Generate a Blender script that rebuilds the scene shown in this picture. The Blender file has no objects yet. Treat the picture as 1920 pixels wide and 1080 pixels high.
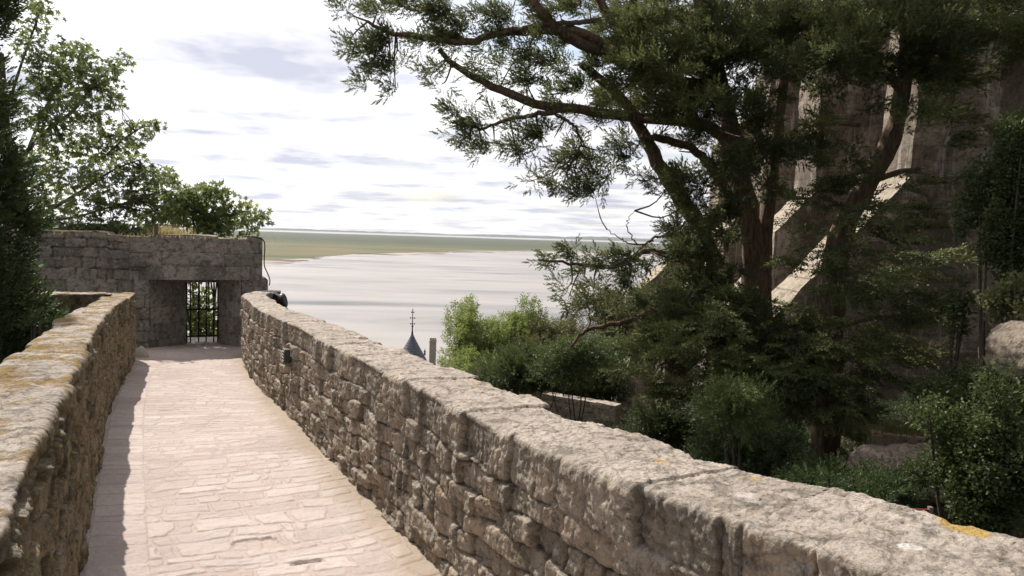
import bpy, math, random
import numpy as np
from mathutils import Matrix, Vector
random.seed(7)
RNG = np.random.default_rng(11)
sc = bpy.context.scene
COL = sc.collection

# ------------------------------------------------------------------ camera model (also used to find real positions)
F = 1400.0; PIT = math.atan(99/1400.0); ROLL = math.radians(1.8); CAM = np.array([0, 0, 1.65])
def _rx(a): c, s = math.cos(a), math.sin(a); return np.array([[1,0,0],[0,c,-s],[0,s,c]])
def _rz(a): c, s = math.cos(a), math.sin(a); return np.array([[c,-s,0],[s,c,0],[0,0,1]])
RC = _rx(math.pi/2-PIT) @ _rz(ROLL)
def ray(px, py): return RC @ np.array([(px-960)/F, -(py-540)/F, -1.0])
def at(px, py, Y):
    r = ray(px, py); return CAM + r*(Y/r[1])
def plane(px, py, z0):
    r = ray(px, py); return CAM + r*((z0-CAM[2])/r[2])

# ------------------------------------------------------------------ noise
_P = np.random.default_rng(3).permutation(4096).astype(np.int64)
_V = np.random.default_rng(4).random(4096)
def _h(a, b, c): return _V[_P[(_P[(_P[a & 4095] + b) & 4095] + c) & 4095]]
def vnoise(x, y, z=0.0):
    x = np.asarray(x, float); y = np.asarray(y, float); z = np.broadcast_to(np.asarray(z, float), x.shape)
    xi = np.floor(x).astype(np.int64); yi = np.floor(y).astype(np.int64); zi = np.floor(z).astype(np.int64)
    fx, fy, fz = x-xi, y-yi, z-zi
    fx = fx*fx*(3-2*fx); fy = fy*fy*(3-2*fy); fz = fz*fz*(3-2*fz)
    r = 0
    for i in (0, 1):
        for j in (0, 1):
            for k in (0, 1):
                w = (fx if i else 1-fx)*(fy if j else 1-fy)*(fz if k else 1-fz)
                r = r + w*_h(xi+i, yi+j, zi+k)
    return r*2-1
def fbm(x, y, z=0.0, o=4, g=0.5):
    r = 0; a = 1; s = 0; f = 1
    for i in range(o):
        r = r + a*vnoise(np.asarray(x)*f+17.3*i, np.asarray(y)*f-9.1*i, np.asarray(z)*f+3.7*i); s += a; a *= g; f *= 2.03
    return r/s

# ------------------------------------------------------------------ mesh helpers
def link(name, me, mat, parent=None):
    o = bpy.data.objects.new(name, me); COL.objects.link(o)
    if mat is not None:
        for m in (mat if isinstance(mat, (list, tuple)) else [mat]): me.materials.append(m)
    if parent is not None: o.parent = parent
    return o
def mesh_np(name, V, Fc, mat, parent=None, smooth=True, attr=None, attr_domain='POINT', loc=None, midx=None):
    V = np.asarray(V, np.float32).reshape(-1, 3); Fc = np.asarray(Fc, np.int32)
    if loc is not None: V = V - np.asarray(loc, np.float32)
    me = bpy.data.meshes.new(name); k = Fc.shape[1]; n = len(Fc)
    me.vertices.add(len(V)); me.vertices.foreach_set('co', V.ravel())
    me.loops.add(n*k); me.loops.foreach_set('vertex_index', Fc.ravel())
    me.polygons.add(n); me.polygons.foreach_set('loop_start', np.arange(0, n*k, k, dtype=np.int32))
    try: me.polygons.foreach_set('loop_total', np.full(n, k, np.int32))
    except Exception: pass
    me.polygons.foreach_set('use_smooth', np.full(n, smooth, bool))
    if attr is not None:
        a = me.attributes.new('Col', 'FLOAT_COLOR', attr_domain)
        a.data.foreach_set('color', np.asarray(attr, np.float32).ravel())
    o = None
    if midx is not None: me.polygons.foreach_set('material_index', np.asarray(midx, np.int32))
    me.update(calc_edges=True)
    o = link(name, me, mat, parent)
    if loc is not None: o.location = tuple(float(v) for v in loc)
    return o
def grid_faces(nu, nv):
    i = np.arange((nu-1)*(nv-1)); a = (i//(nv-1))*nv + i % (nv-1)
    return np.stack([a, a+nv, a+nv+1, a+1], 1)
class MB:
    """collects pieces that become ONE mesh object"""
    def __init__(s): s.v = []; s.f = []; s.n = 0
    def add(s, V, Fl):
        V = np.asarray(V, float).reshape(-1, 3); s.v.append(V)
        for f in Fl: s.f.append(tuple(int(i)+s.n for i in f))
        s.n += len(V)
    def box(s, c, size, M=None):
        c = np.array(c, float); h = np.array(size, float)/2
        P = np.array([[x, y, z] for x in (-1, 1) for y in (-1, 1) for z in (-1, 1)])*h
        if M is not None: P = P @ np.asarray(M).T
        s.add(P+c, [(0,1,3,2),(4,6,7,5),(0,4,5,1),(2,3,7,6),(0,2,6,4),(1,5,7,3)])
    def tube(s, pts, rad, seg=8, wob=0.0, cap=True, seed=0):
        P = np.array(pts, float); n = len(P); rad = np.broadcast_to(np.asarray(rad, float), (n,))
        T = np.gradient(P, axis=0); T /= np.linalg.norm(T, axis=1)[:, None]+1e-9
        up = np.array([0, 0, 1.0]) if abs(T[0][2]) < .9 else np.array([1.0, 0, 0])
        A = np.cross(T[0], up); A /= np.linalg.norm(A); rings = []
        for i in range(n):
            A = A - T[i]*np.dot(A, T[i]); A /= np.linalg.norm(A)+1e-9; B = np.cross(T[i], A)
            th = np.arange(seg)*2*math.pi/seg
            r = np.full(seg, rad[i])
            if wob: r = r*(1+wob*fbm(np.cos(th)*2.2+seed, np.sin(th)*2.2, np.full(seg, i*.35), 3))
            rings.append(P[i] + (np.cos(th)*r)[:, None]*A + (np.sin(th)*r)[:, None]*B)
        fl = []
        for i in range(n-1):
            for j in range(seg):
                k = (j+1) % seg; fl.append((i*seg+j, i*seg+k, (i+1)*seg+k, (i+1)*seg+j))
        if cap: fl.append(tuple(range(seg))[::-1]); fl.append(tuple((n-1)*seg+j for j in range(seg)))
        s.add(np.concatenate(rings), fl)
    def lathe(s, prof, c, seg=24, M=None):
        th = np.arange(seg)*2*math.pi/seg; V = []; fl = []
        for r, z in prof: V += [(r*math.cos(t), r*math.sin(t), z) for t in th]
        V = np.array(V)
        if M is not None: V = V @ np.asarray(M).T
        for i in range(len(prof)-1):
            for j in range(seg):
                k = (j+1) % seg; fl.append((i*seg+j, i*seg+k, (i+1)*seg+k, (i+1)*seg+j))
        fl.append(tuple((len(prof)-1)*seg+j for j in range(seg))); fl.append(tuple(range(seg))[::-1])
        s.add(V+np.array(c), fl)
    def build(s, name, mat, parent=None, smooth=False, loc=None, bevel=0.0):
        V = np.concatenate(s.v)
        if loc is not None: V = V-np.asarray(loc)
        me = bpy.data.meshes.new(name); me.from_pydata(V.tolist(), [], s.f)
        if smooth: me.polygons.foreach_set('use_smooth', np.full(len(me.polygons), True))
        me.update(); o = link(name, me, mat, parent)
        if loc is not None: o.location = tuple(float(v) for v in loc)
        if bevel:
            b = o.modifiers.new('bevel', 'BEVEL'); b.width = bevel; b.segments = 2; b.limit_method = 'ANGLE'
        return o
def spline(pts, n):
    P = np.array(pts, float); P = np.vstack([2*P[0]-P[1], P, 2*P[-1]-P[-2]]); m = len(P)-3
    t = np.linspace(0, m-1e-6, n); i = t.astype(int); f = (t-i)[:, None]
    a, b, c, d = P[i], P[i+1], P[i+2], P[i+3]
    return .5*((2*b)+(-a+c)*f+(2*a-5*b+4*c-d)*f**2+(-a+3*b-3*c+d)*f**3)
def empty(name, loc=(0,0,0)):
    o = bpy.data.objects.new(name, None); COL.objects.link(o); o.location = tuple(float(v) for v in loc); o.empty_display_size = .2
    return o
def tag(o, label=None, cat=None, group=None, kind=None):
    if label: o['label'] = label
    if cat: o['category'] = cat
    if group: o['group'] = group
    if kind: o['kind'] = kind
    return o
def rooted(o, p):
    """make o a child of Empty p without moving it"""
    o.parent = p; o.location = Vector(o.location)-Vector(p.location); return o

# ------------------------------------------------------------------ materials
class NT:
    def __init__(s, name):
        s.m = bpy.data.materials.new(name); s.m.use_nodes = True; s.t = s.m.node_tree; s.t.nodes.clear()
        s.out = s.n('ShaderNodeOutputMaterial')
    def n(s, ty, **kw):
        o = s.t.nodes.new(ty)
        for k, v in kw.items(): setattr(o, k, v)
        return o
    def l(s, a, b): s.t.links.new(a, b)
    def val(s, sock, v):
        if hasattr(v, 'links') or isinstance(v, bpy.types.NodeSocket): s.l(v, sock)
        else: sock.default_value = v
    def noise(s, scale, detail=5, rough=.6, vec=None, dist=0.0):
        o = s.n('ShaderNodeTexNoise'); o.inputs['Scale'].default_value = scale; o.inputs['Detail'].default_value = detail
        o.inputs['Roughness'].default_value = rough; o.inputs['Distortion'].default_value = dist
        if vec is not None: s.l(vec, o.inputs['Vector'])
        return o.outputs['Fac']
    def ramp(s, fac, stops):
        o = s.n('ShaderNodeValToRGB'); e = o.color_ramp.elements
        while len(e) < len(stops): e.new(.5)
        for i, (p, c) in enumerate(stops):
            e[i].position = p; e[i].color = (c, c, c, 1) if not hasattr(c, '__len__') else (*c, 1)
        s.l(fac, o.inputs['Fac']); return o.outputs['Color']
    def mix(s, fac, a, b, mode='MIX'):
        o = s.n('ShaderNodeMix', data_type='RGBA', blend_type=mode)
        s.val(o.inputs['Factor'], fac)
        for sock, v in ((o.inputs['A'], a), (o.inputs['B'], b)):
            if isinstance(v, (tuple, list)): sock.default_value = (*v, 1) if len(v) == 3 else v
            else: s.l(v, sock)
        return o.outputs['Result']
    def math(s, op, a, b=0.0):
        o = s.n('ShaderNodeMath', operation=op); s.val(o.inputs[0], a); s.val(o.inputs[1], b); return o.outputs[0]
    def coords(s, kind='Object', scale=None):
        c = s.n('ShaderNodeTexCoord').outputs[kind]
        if scale:
            m = s.n('ShaderNodeMapping'); m.inputs['Scale'].default_value = scale; s.l(c, m.inputs['Vector']); c = m.outputs['Vector']
        return c
    def bump(s, h, strength=.5, dist=.02, nrm=None):
        b = s.n('ShaderNodeBump'); b.inputs['Strength'].default_value = strength; b.inputs['Distance'].default_value = dist
        s.l(h, b.inputs['Height'])
        if nrm is not None: s.l(nrm, b.inputs['Normal'])
        return b.outputs['Normal']
    def pbr(s, color, rough=.9, nrm=None, metal=0.0, spec=.3):
        p = s.n('ShaderNodeBsdfPrincipled'); s.val(p.inputs['Base Color'], color if not isinstance(color, tuple) else (*color, 1))
        s.val(p.inputs['Roughness'], rough); p.inputs['Metallic'].default_value = metal; p.inputs['Specular IOR Level'].default_value = spec
        if nrm is not None: s.l(nrm, p.inputs['Normal'])
        s.l(p.outputs['BSDF'], s.out.inputs['Surface']); return p
    def attr(s):
        a = s.n('ShaderNodeAttribute'); a.attribute_name = 'Col'; sp = s.n('ShaderNodeSeparateColor'); s.l(a.outputs['Color'], sp.inputs['Color'])
        return sp.outputs
    def upness(s, lo, hi):
        g = s.n('ShaderNodeNewGeometry'); x = s.n('ShaderNodeSeparateXYZ'); s.l(g.outputs['Normal'], x.inputs['Vector'])
        return s.ramp(x.outputs['Z'], [(lo, 0), (hi, 1)])

def stone_mat(name, ca, cb, cm, lichen=.5, stain=.5, moss=None, top=None, bump=.6, orange=.0, fine=1.0):
    t = NT(name); c = t.coords(); a = t.attr()
    n1 = t.noise(2.3, 4, .6, c); n2 = t.noise(11, 7, .68, c, .5); n3 = t.noise(30*fine, 7, .72, c, .4); n4 = t.noise(110*fine, 4, .6, c)
    vo = t.n('ShaderNodeTexVoronoi', feature='DISTANCE_TO_EDGE'); vo.inputs['Scale'].default_value = 7
    mp = t.n('ShaderNodeVectorMath', operation='MULTIPLY_ADD'); nn = t.n('ShaderNodeTexNoise'); nn.inputs['Scale'].default_value = 6; nn.inputs['Detail'].default_value = 4
    t.l(c, nn.inputs['Vector']); t.l(nn.outputs['Color'], mp.inputs[0]); mp.inputs[1].default_value = (.22, .22, .22); t.l(c, mp.inputs[2]); t.l(mp.outputs[0], vo.inputs['Vector'])
    crack = t.ramp(vo.outputs['Distance'], [(.0, 0), (.05, 1)])
    col = t.mix(a['Red'], ca, cb)
    col = t.mix(t.ramp(a['Blue'], [(.55, 0), (.8, .55)]), col, (cb[0]*.95, cb[1]*.83, cb[2]*.76)); col = t.mix(t.ramp(a['Blue'], [(.12, .6), (.3, 0)]), col, (ca[0]*.62, ca[1]*.66, ca[2]*.72))
    col = t.mix(t.ramp(n2, [(.35, .0), (.65, .6)]), col, t.mix(.5, cb, cm))
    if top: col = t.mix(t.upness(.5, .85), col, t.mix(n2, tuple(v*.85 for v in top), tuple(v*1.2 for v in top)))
    col = t.mix(t.math('MULTIPLY', a['Green'], .85), col, cm)
    col = t.mix(t.math('MULTIPLY', t.ramp(n2, [(.50, 0), (.60, 1)]), stain), col, tuple(v*.36 for v in ca))
    col = t.mix(t.math('MULTIPLY', t.ramp(t.noise(19, 6, .7, c, .8), [(.56, 0), (.63, 1)]), lichen), col, (.52, .49, .45))
    col = t.mix(t.math('MULTIPLY', t.ramp(n3, [(.32, 1), (.42, 0)]), .8), col, tuple(v*.3 for v in ca)); col = t.mix(t.math('MULTIPLY', t.ramp(n3, [(.58, 0), (.68, 1)]), .4), col, tuple(min(1, v*1.35) for v in cb))
    col = t.mix(.6, col, t.ramp(n4, [(.36, .72), (.6, 1.08)]), 'MULTIPLY')
    col = t.mix(.35, col, t.ramp(crack, [(0, .35), (1, 1)]), 'MULTIPLY')
    col = t.mix(t.math('MULTIPLY', t.ramp(n1, [(.35, 0), (.65, 1)]), .5), col, (.55, .53, .52), 'MULTIPLY')
    if moss:
        mc1, mc2, amt, lo, ux = moss
        m = t.math('MULTIPLY', t.ramp(t.noise(3.1, 8, .75, c), [(lo, 0), (lo+.06, 1)]), amt)
        if ux is not None: m = t.math('MULTIPLY', m, t.upness(*ux))
        col = t.mix(m, col, t.mix(t.ramp(n3, [(.35, 0), (.65, 1)]), mc1, mc2))
    if orange:
        for (qx, qy, qz, rr_, cc_) in SPOTS:
            vd = t.n('ShaderNodeVectorMath', operation='DISTANCE'); t.l(c, vd.inputs[0]); vd.inputs[1].default_value = (qx, qy, qz)
            col = t.mix(t.math('MULTIPLY', t.ramp(t.math('ADD', vd.outputs['Value'], t.math('MULTIPLY', t.math('SUBTRACT', n3, .5), rr_*1.2)), [(rr_*.8, 1), (rr_, 0)]), .9), col, cc_)
        o = t.math('MULTIPLY', t.ramp(t.noise(4.5, 6, .65, c), [(.66, 0), (.71, 1)]), orange)
        o = t.math('MULTIPLY', o, t.upness(.3, .7))
        col = t.mix(o, col, t.mix(n3, (.42,.22,.05), (.50,.36,.16)))
    nb = t.bump(crack, bump*.5, .02); nb = t.bump(n2, bump*.9, .05, nb); nb = t.bump(n3, bump, .025, nb); nb = t.bump(n4, bump*.35, .005, nb)
    t.pbr(col, .92, nb, spec=.2)
    return t.m

def _sp(px, py, z=.90): p = plane(px, py, z); return float(p[0]), float(p[1]), float(p[2])
SPOTS = [(*_sp(1705, 1026), .028, (.68,.64,.58)), (*_sp(1395, 925), .035, (.55,.47,.42)), (*_sp(1790, 985), .05, (.50,.33,.10)), (*_sp(1830, 1000), .04, (.48,.32,.10)), (*_sp(1240, 857), .03, (.45,.28,.09))]
M = {}
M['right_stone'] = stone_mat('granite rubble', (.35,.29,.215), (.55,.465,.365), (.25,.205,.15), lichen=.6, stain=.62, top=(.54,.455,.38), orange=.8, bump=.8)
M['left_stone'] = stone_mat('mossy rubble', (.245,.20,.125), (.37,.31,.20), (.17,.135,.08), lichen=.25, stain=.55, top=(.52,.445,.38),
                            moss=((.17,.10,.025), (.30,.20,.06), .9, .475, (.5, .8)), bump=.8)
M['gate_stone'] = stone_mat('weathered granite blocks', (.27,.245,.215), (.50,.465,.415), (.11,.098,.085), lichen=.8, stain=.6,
                            moss=((.13,.11,.035), (.22,.16,.05), .8, .42, (.5, .8)))
M['sett'] = stone_mat('pink granite setts', (.44,.365,.31), (.56,.48,.415), (.47,.39,.335), lichen=.25, stain=.12, bump=.35)
M['rock'] = stone_mat('pale rock', (.28,.225,.17), (.40,.33,.26), (.2,.16,.12), lichen=.3, stain=.4, bump=.9,
                      moss=((.05,.06,.02), (.12,.12,.04), .8, .55, (.4, .8)))

def plain(name, col, rough=.7, metal=0.0, nscale=20, var=.35, spec=.3):
    t = NT(name); n = t.noise(nscale, 5, .6, t.coords())
    t.pbr(t.mix(n, tuple(v*(1-var) for v in col), tuple(min(1, v*(1+var)) for v in col)), rough, t.bump(n, .25, .01), metal, spec)
    return t.m
def leaf_mat(name, ca, cb, trans=.3, tcol=None, rough=.55):
    t = NT(name); a = t.attr()
    col = t.mix(a['Red'], ca, cb)
    p = t.n('ShaderNodeBsdfPrincipled'); t.l(col, p.inputs['Base Color']); p.inputs['Roughness'].default_value = rough
    p.inputs['Specular IOR Level'].default_value = .35
    tr = t.n('ShaderNodeBsdfTranslucent'); t.l(t.mix(.5, col, tcol or tuple(min(1, v*1.6) for v in cb)), tr.inputs['Color'])
    mx = t.n('ShaderNodeMixShader'); mx.inputs['Fac'].default_value = trans
    t.l(p.outputs['BSDF'], mx.inputs[1]); t.l(tr.outputs['BSDF'], mx.inputs[2]); t.l(mx.outputs['Shader'], t.out.inputs['Surface'])
    return t.m
def bark_mat(name, ca, cb):
    t = NT(name); c = t.coords('Object', (9, 9, 1.6)); n = t.noise(2.2, 8, .7, c, .6); n2 = t.noise(40, 4, .6, t.coords())
    col = t.mix(t.ramp(n, [(.35, 0), (.65, 1)]), ca, cb); col = t.mix(.5, col, t.ramp(n2, [(.3, .6), (.7, 1.1)]), 'MULTIPLY')
    t.pbr(col, .95, t.bump(n, .9, .06), spec=.1); return t.m
M['bark'] = bark_mat('reddish bark', (.09,.062,.044), (.29,.215,.155))
M['bark_grey'] = bark_mat('grey bark', (.06,.05,.04), (.14,.12,.095))
M['cypress_leaf'] = leaf_mat('cypress foliage', (.024,.042,.02), (.155,.17,.06), .34)
M['cypress_lit'] = leaf_mat('sunlit tone cypress foliage', (.07,.10,.03), (.17,.20,.07), .3)  # brighter foliage copy, sunlight on the juniper put into the leaf colour
M['thuja_leaf'] = leaf_mat('dark scale foliage', (.024,.044,.016), (.085,.12,.04), .28)
M['maple_leaf'] = leaf_mat('maple leaves', (.055,.085,.03), (.13,.155,.06), .45, (.36,.42,.13))
M['bush_leaf'] = leaf_mat('fresh green leaves', (.09,.13,.035), (.21,.25,.08), .45, (.42,.48,.13))
M['olive_leaf'] = leaf_mat('olive brown leaves', (.08,.085,.03), (.15,.14,.055), .35)
M['dark_leaf'] = leaf_mat('dark bush leaves', (.022,.036,.012), (.07,.085,.03), .25)
M['ivy_leaf'] = leaf_mat('ivy leaves', (.025,.042,.012), (.11,.135,.045), .3)
M['dry_grass'] = leaf_mat('dry grass', (.30,.24,.12), (.45,.38,.2), .3)
M['weed'] = leaf_mat('pale weeds', (.11,.13,.05), (.22,.23,.10), .35)
M['iron'] = plain('rusty black iron', (.025,.022,.02), .6, .4)
M['black'] = plain('black rubber', (.02,.02,.02), .5)
M['wood'] = plain('old grey wood', (.16,.13,.10), .9)
def slate():
    t = NT('blue slate'); c = t.coords(); w_ = t.n('ShaderNodeTexWave', wave_type='BANDS', bands_direction='Z'); w_.inputs['Scale'].default_value = 1.6; w_.inputs['Distortion'].default_value = 1.2; w_.inputs['Detail'].default_value = 3; w_.inputs['Detail Scale'].default_value = 4; t.l(c, w_.inputs['Vector'])
    n = t.noise(3, 6, .7, c); col = t.mix(t.ramp(n, [(.35, 0), (.65, 1)]), (.085,.098,.125), (.15,.165,.195)); col = t.mix(t.ramp(w_.outputs['Fac'], [(.0, .5), (.25, 0)]), col, (.05,.055,.07))
    t.pbr(col, .55, t.bump(w_.outputs['Fac'], .4, .03), spec=.3); return t.m
M['slate'] = slate()
M['limestone'] = plain('pale dressed stone', (.42,.38,.31), .9, 0, 6, .25)
M['render'] = plain('grey lime render', (.4,.36,.3), .9, 0, 2, .2)
M['green_metal'] = plain('dark green painted metal', (.05,.06,.055), .5, .2)
M['pale_metal'] = plain('dull steel slats', (.32,.33,.30), .5, .3)
M['lamp_metal'] = plain('black painted metal', (.03,.03,.032), .5, .2)
M['lamp_glass'] = plain('dusty dark glass', (.05,.05,.055), .6, 0, 5, .1, .2)
M['red'] = plain('faded red paint', (.13,.012,.015), .7)
M['white'] = plain('white paint', (.7,.68,.65), .7, 0, 8, .1)

def abbey_mat(name='abbey ashlar', k=1.0, st=.75):
    t = NT(name); g = t.coords()
    x = t.n('ShaderNodeSeparateXYZ'); t.l(g, x.inputs[0]); cb = t.n('ShaderNodeCombineXYZ')
    jit = t.noise(2.5, 4, .6, g)
    t.l(t.math('ADD', t.math('ADD', x.outputs['X'], x.outputs['Y']), t.math('MULTIPLY', jit, .10)), cb.inputs[0]); t.l(t.math('ADD', x.outputs['Z'], t.math('MULTIPLY', jit, .06)), cb.inputs[1])
    b = t.n('ShaderNodeTexBrick'); t.l(cb.outputs[0], b.inputs['Vector']); b.inputs['Scale'].default_value = 1; b.offset_frequency = 2; b.squash = .75; b.squash_frequency = 3
    b.inputs['Brick Width'].default_value = .72; b.inputs['Row Height'].default_value = .36; b.inputs['Mortar Size'].default_value = .020; b.inputs['Mortar Smooth'].default_value = .4; b.inputs['Bias'].default_value = -.1
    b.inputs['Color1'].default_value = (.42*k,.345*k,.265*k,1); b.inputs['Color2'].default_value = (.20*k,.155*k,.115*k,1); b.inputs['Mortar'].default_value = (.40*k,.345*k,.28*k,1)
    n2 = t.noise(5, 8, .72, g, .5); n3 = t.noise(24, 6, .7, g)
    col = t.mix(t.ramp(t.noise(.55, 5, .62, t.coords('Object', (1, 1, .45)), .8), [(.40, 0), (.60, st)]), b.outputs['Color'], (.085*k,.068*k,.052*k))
    col = t.mix(t.ramp(n2, [(.38, .75), (.56, 0)]), col, (.09,.072,.055)); col = t.mix(.6, col, t.ramp(n3, [(.35, .6), (.62, 1.12)]), 'MULTIPLY')
    pale = t.noise(1.1, 6, .68, t.coords('Object', (2.2, 2.2, .3)), .6)
    col = t.mix(t.ramp(pale, [(.57, 0), (.64, .55)]), col, (.46,.42,.37))
    tp = t.mix(t.ramp(n2, [(.35, 0), (.65, 1)]), (.27,.22,.16), (.46,.39,.31)); tp = t.mix(t.ramp(n3, [(.58, 0), (.66, .6)]), tp, (.12,.11,.05)); tp = t.mix(t.math('MULTIPLY', b.outputs['Fac'], .6), tp, (.14,.115,.09))
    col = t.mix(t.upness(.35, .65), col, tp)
    nb = t.bump(b.outputs['Fac'], 1.0, -.06); nb = t.bump(n2, .8, .08, nb); nb = t.bump(n3, .7, .03, nb)
    t.pbr(col, .93, nb, spec=.15); return t.m
M['abbey'] = abbey_mat(); M['abbey_wall'] = abbey_mat('shade darkened stained ashlar', .40, .85)  # wall copy is darkened: shade as well as stains put into its colour

# ------------------------------------------------------------------ stone courses as a height field
def rand_edges(lo, hi, mean, var, rng, mn=.3):
    e = [lo]; 
    while e[-1] < hi: e.append(e[-1]+mean*max(mn, 1+var*rng.standard_normal()))
    return np.array(e)
def courses(u, v, rows, means, seed, wu=.02, wv=.012, r=.025, var=.4, wf=5.0, jw=0.0):
    """returns (edge profile 0 in the joint .. 1 on the stone, random per stone, second random, tilt)"""
    rng = np.random.default_rng(seed); rows = np.asarray(rows)
    uu = u + wu*fbm(u*wf, v*wf, seed*1.7, 3); vv = v + wv*fbm(u*wf*.6+9, v*wf*.6, seed*2.3+5, 3)
    ri = np.clip(np.searchsorted(rows, vv.ravel(), side='right')-1, 0, len(rows)-2).reshape(vv.shape)
    dv = np.minimum(vv-rows[ri], rows[ri+1]-vv)
    du = np.ones_like(u); r1 = np.zeros_like(u); r2 = np.zeros_like(u); lu = np.zeros_like(u)
    lo, hi = uu.min()-.5, uu.max()+1
    for k in range(len(rows)-1):
        m = ri == k
        mean = means[k] if hasattr(means, '__len__') else means
        e = rand_edges(lo-rng.random()*mean, hi, mean, var, rng); ra = rng.random(len(e)); rb = rng.random(len(e))
        if not m.any(): continue
        x = uu[m]; i = np.clip(np.searchsorted(e, x, side='right')-1, 0, len(e)-2)
        du[m] = np.minimum(x-e[i], e[i+1]-x); r1[m] = ra[i]; r2[m] = rb[i]; lu[m] = (x-e[i])/(e[i+1]-e[i])-.5
    rr = r*1.8+jw; d = rr-np.hypot(np.maximum(rr-du, 0), np.maximum(rr-dv, 0))-jw
    q = np.clip(d/r, 0, 1); e = np.sqrt(np.clip(1-(1-q)**2, 0, 1))
    return e, r1, r2, lu*(r2-.5)*2

def wall_strip(curve, side, T, ztop, H, Hout, seed, rows, means, step, vstep, rel, name, mat, cope_mean=.28, parent=None, rough=.012, copeh=.2, loc=None, r=.022):
    """a wall following a plan curve: inner face, coping, outer face as one displaced sheet with closed ends"""
    P = spline(curve, 3000); seg = np.r_[0, np.cumsum(np.linalg.norm(np.diff(P, axis=0), axis=1))]
    s = [0.0]
    while s[-1] < seg[-1]:
        p = np.array([np.interp(s[-1], seg, P[:, 0]), np.interp(s[-1], seg, P[:, 1])]); s.append(s[-1]+step(np.linalg.norm(p)))
    s = np.array(s[:-1]+[seg[-1]])
    C = np.stack([np.interp(s, seg, P[:, 0]), np.interp(s, seg, P[:, 1])], 1)
    tg = np.gradient(C, axis=0); k = max(1, len(s)//200)
    tg = np.stack([np.convolve(np.pad(tg[:, i], k, 'edge'), np.ones(2*k+1)/(2*k+1), 'valid') for i in (0, 1)], 1)
    tg /= np.linalg.norm(tg, axis=1)[:, None]
    N = np.stack([-tg[:, 1], tg[:, 0]], 1)*side            # points to the inner (path) side
    Tt = np.array([T(x) if callable(T) else T for x in s]); zt = np.array([ztop(*c) for c in C])
    # profile: (o/T flag, z, no, nz, v)
    cr = .028; pr = []
    for z in np.arange(-H, -cr, vstep): pr.append((0, 0.0, z, 1.0, 0.0, z))
    for a in np.linspace(0, math.pi/2, 6): pr.append((0, cr*(1-math.cos(a+0)), -cr+cr*math.sin(a), math.cos(a), math.sin(a), -cr+cr*a/(math.pi/2)))
    nt = max(4, int(.45/vstep))
    for q in np.linspace(0, 1, nt)[1:-1]: pr.append((1, q, 0.0, 0.0, 1.0, q*.45))
    for a in np.linspace(0, math.pi/2, 6): pr.append((2, cr*(1-math.sin(a)), -cr+cr*math.cos(a), -math.sin(a), math.cos(a), .45+cr*a))
    for z in np.linspace(-cr-.02, -Hout, 40): pr.append((2, 0.0, z, -1.0, 0.0, .5-z))
    pr = np.array(pr); nv = len(pr); nu = len(s)
    o = np.where(pr[:, 0] == 0, pr[:, 1], 0)[None, :] + np.where(pr[:, 0] == 1, 1, 0)[None, :]*(cr+(Tt[:, None]-2*cr)*pr[:, 1][None, :]) \
        + np.where(pr[:, 0] == 2, 1, 0)[None, :]*(Tt[:, None]-pr[:, 1][None, :])
    U = np.repeat(s[:, None], nv, 1); Vv = np.repeat(pr[:, 5][None, :], nu, 0)
    isc = Vv > -copeh+.02*fbm(U*2.2, U*0+3, seed, 3)
    # coping stones run across the whole width; face courses lie below
    ec, c1, c2, ct = courses(U, np.where(Vv > 0, .2, .2+0*Vv)+.0*Vv, [-5, 5], cope_mean, seed+50, wu=0, r=.03, var=.45)
    wob = .05*fbm(Vv*3, np.zeros_like(U)+U*.7, seed+3, 3)
    ec, c1, c2, ct = courses(U+wob, Vv*0, [-5, 5], cope_mean, seed+50, wu=.02, wf=7, r=.009, var=.5)
    ef, f1, f2, ft = courses(U, np.clip(Vv, -9, .6)+.03*fbm(U*1.1, 0*U, seed+31, 3), rows, means, seed, r=r, wu=.075, wv=.055, wf=4.2, jw=.002)
    bd = np.abs(Vv+copeh); ec = np.where(isc, np.minimum(ec, np.sqrt(np.clip(1-(1-np.clip(bd/.02, 0, 1))**2, 0, 1))+ (Vv > 0)), ec)
    e = np.where(isc, ec, ef); r1 = np.where(isc, c1, f1); r2 = np.where(isc, c2, f2); tl = np.where(isc, ct, ft)
    X3 = C[:, 0][:, None]+0*U; Y3 = C[:, 1][:, None]+0*U
    n1 = fbm(U*9, Vv*9, seed+.3, 5, .55); n2 = fbm(U*38, Vv*38, seed+.7, 4, .6); n3 = fbm(U*2.0, Vv*2.0, seed, 3)
    up = pr[:, 4][None, :]
    amp = rel*(1-.88*up)
    rg = np.abs(fbm(U*7+3, Vv*8, seed+12, 5, .58)); rg2 = np.abs(fbm(U*19+8, Vv*19, seed+15, 4, .6))
    fl_ = np.abs(fbm(U*26+1, Vv*7, seed+21, 4, .6)); 
    d = -amp*(1-e)*(.8) - (.2-fl_)*amp*(fl_ < .2)*.9*(1-up) + (r1-.5)*amp*1.3 + tl*amp*1.1 + n1*rough*.65 + n2*rough*.75 + n3*.014 - (.16-rg)*amp*(rg < .16)*1.7 - (.18-rg2)*amp*(rg2 < .18)*.8
    # chipped hollows
    d -= np.clip(fbm(U*6+40, Vv*7, seed+8, 4)-.22, 0, 1)*rel*1.2
    zz = zt[:, None] + pr[:, 2][None, :] + .018*fbm(U*1.3, 0*U, seed+1, 3)*(pr[:, 2][None, :] > -.35)
    cz = (c1-.5)*.008*np.clip((Vv+copeh)/.03, 0, 1)*isc; zz = zz+cz*(pr[:, 2][None, :] > -.3)
    o = o*(1+(c2-.45)*.09*(pr[:, 0][None, :] > 0)*(Vv < .6))
    x = C[:, 0][:, None] - N[:, 0][:, None]*(o-0) + N[:, 0][:, None]*pr[:, 3][None, :]*d
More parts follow.
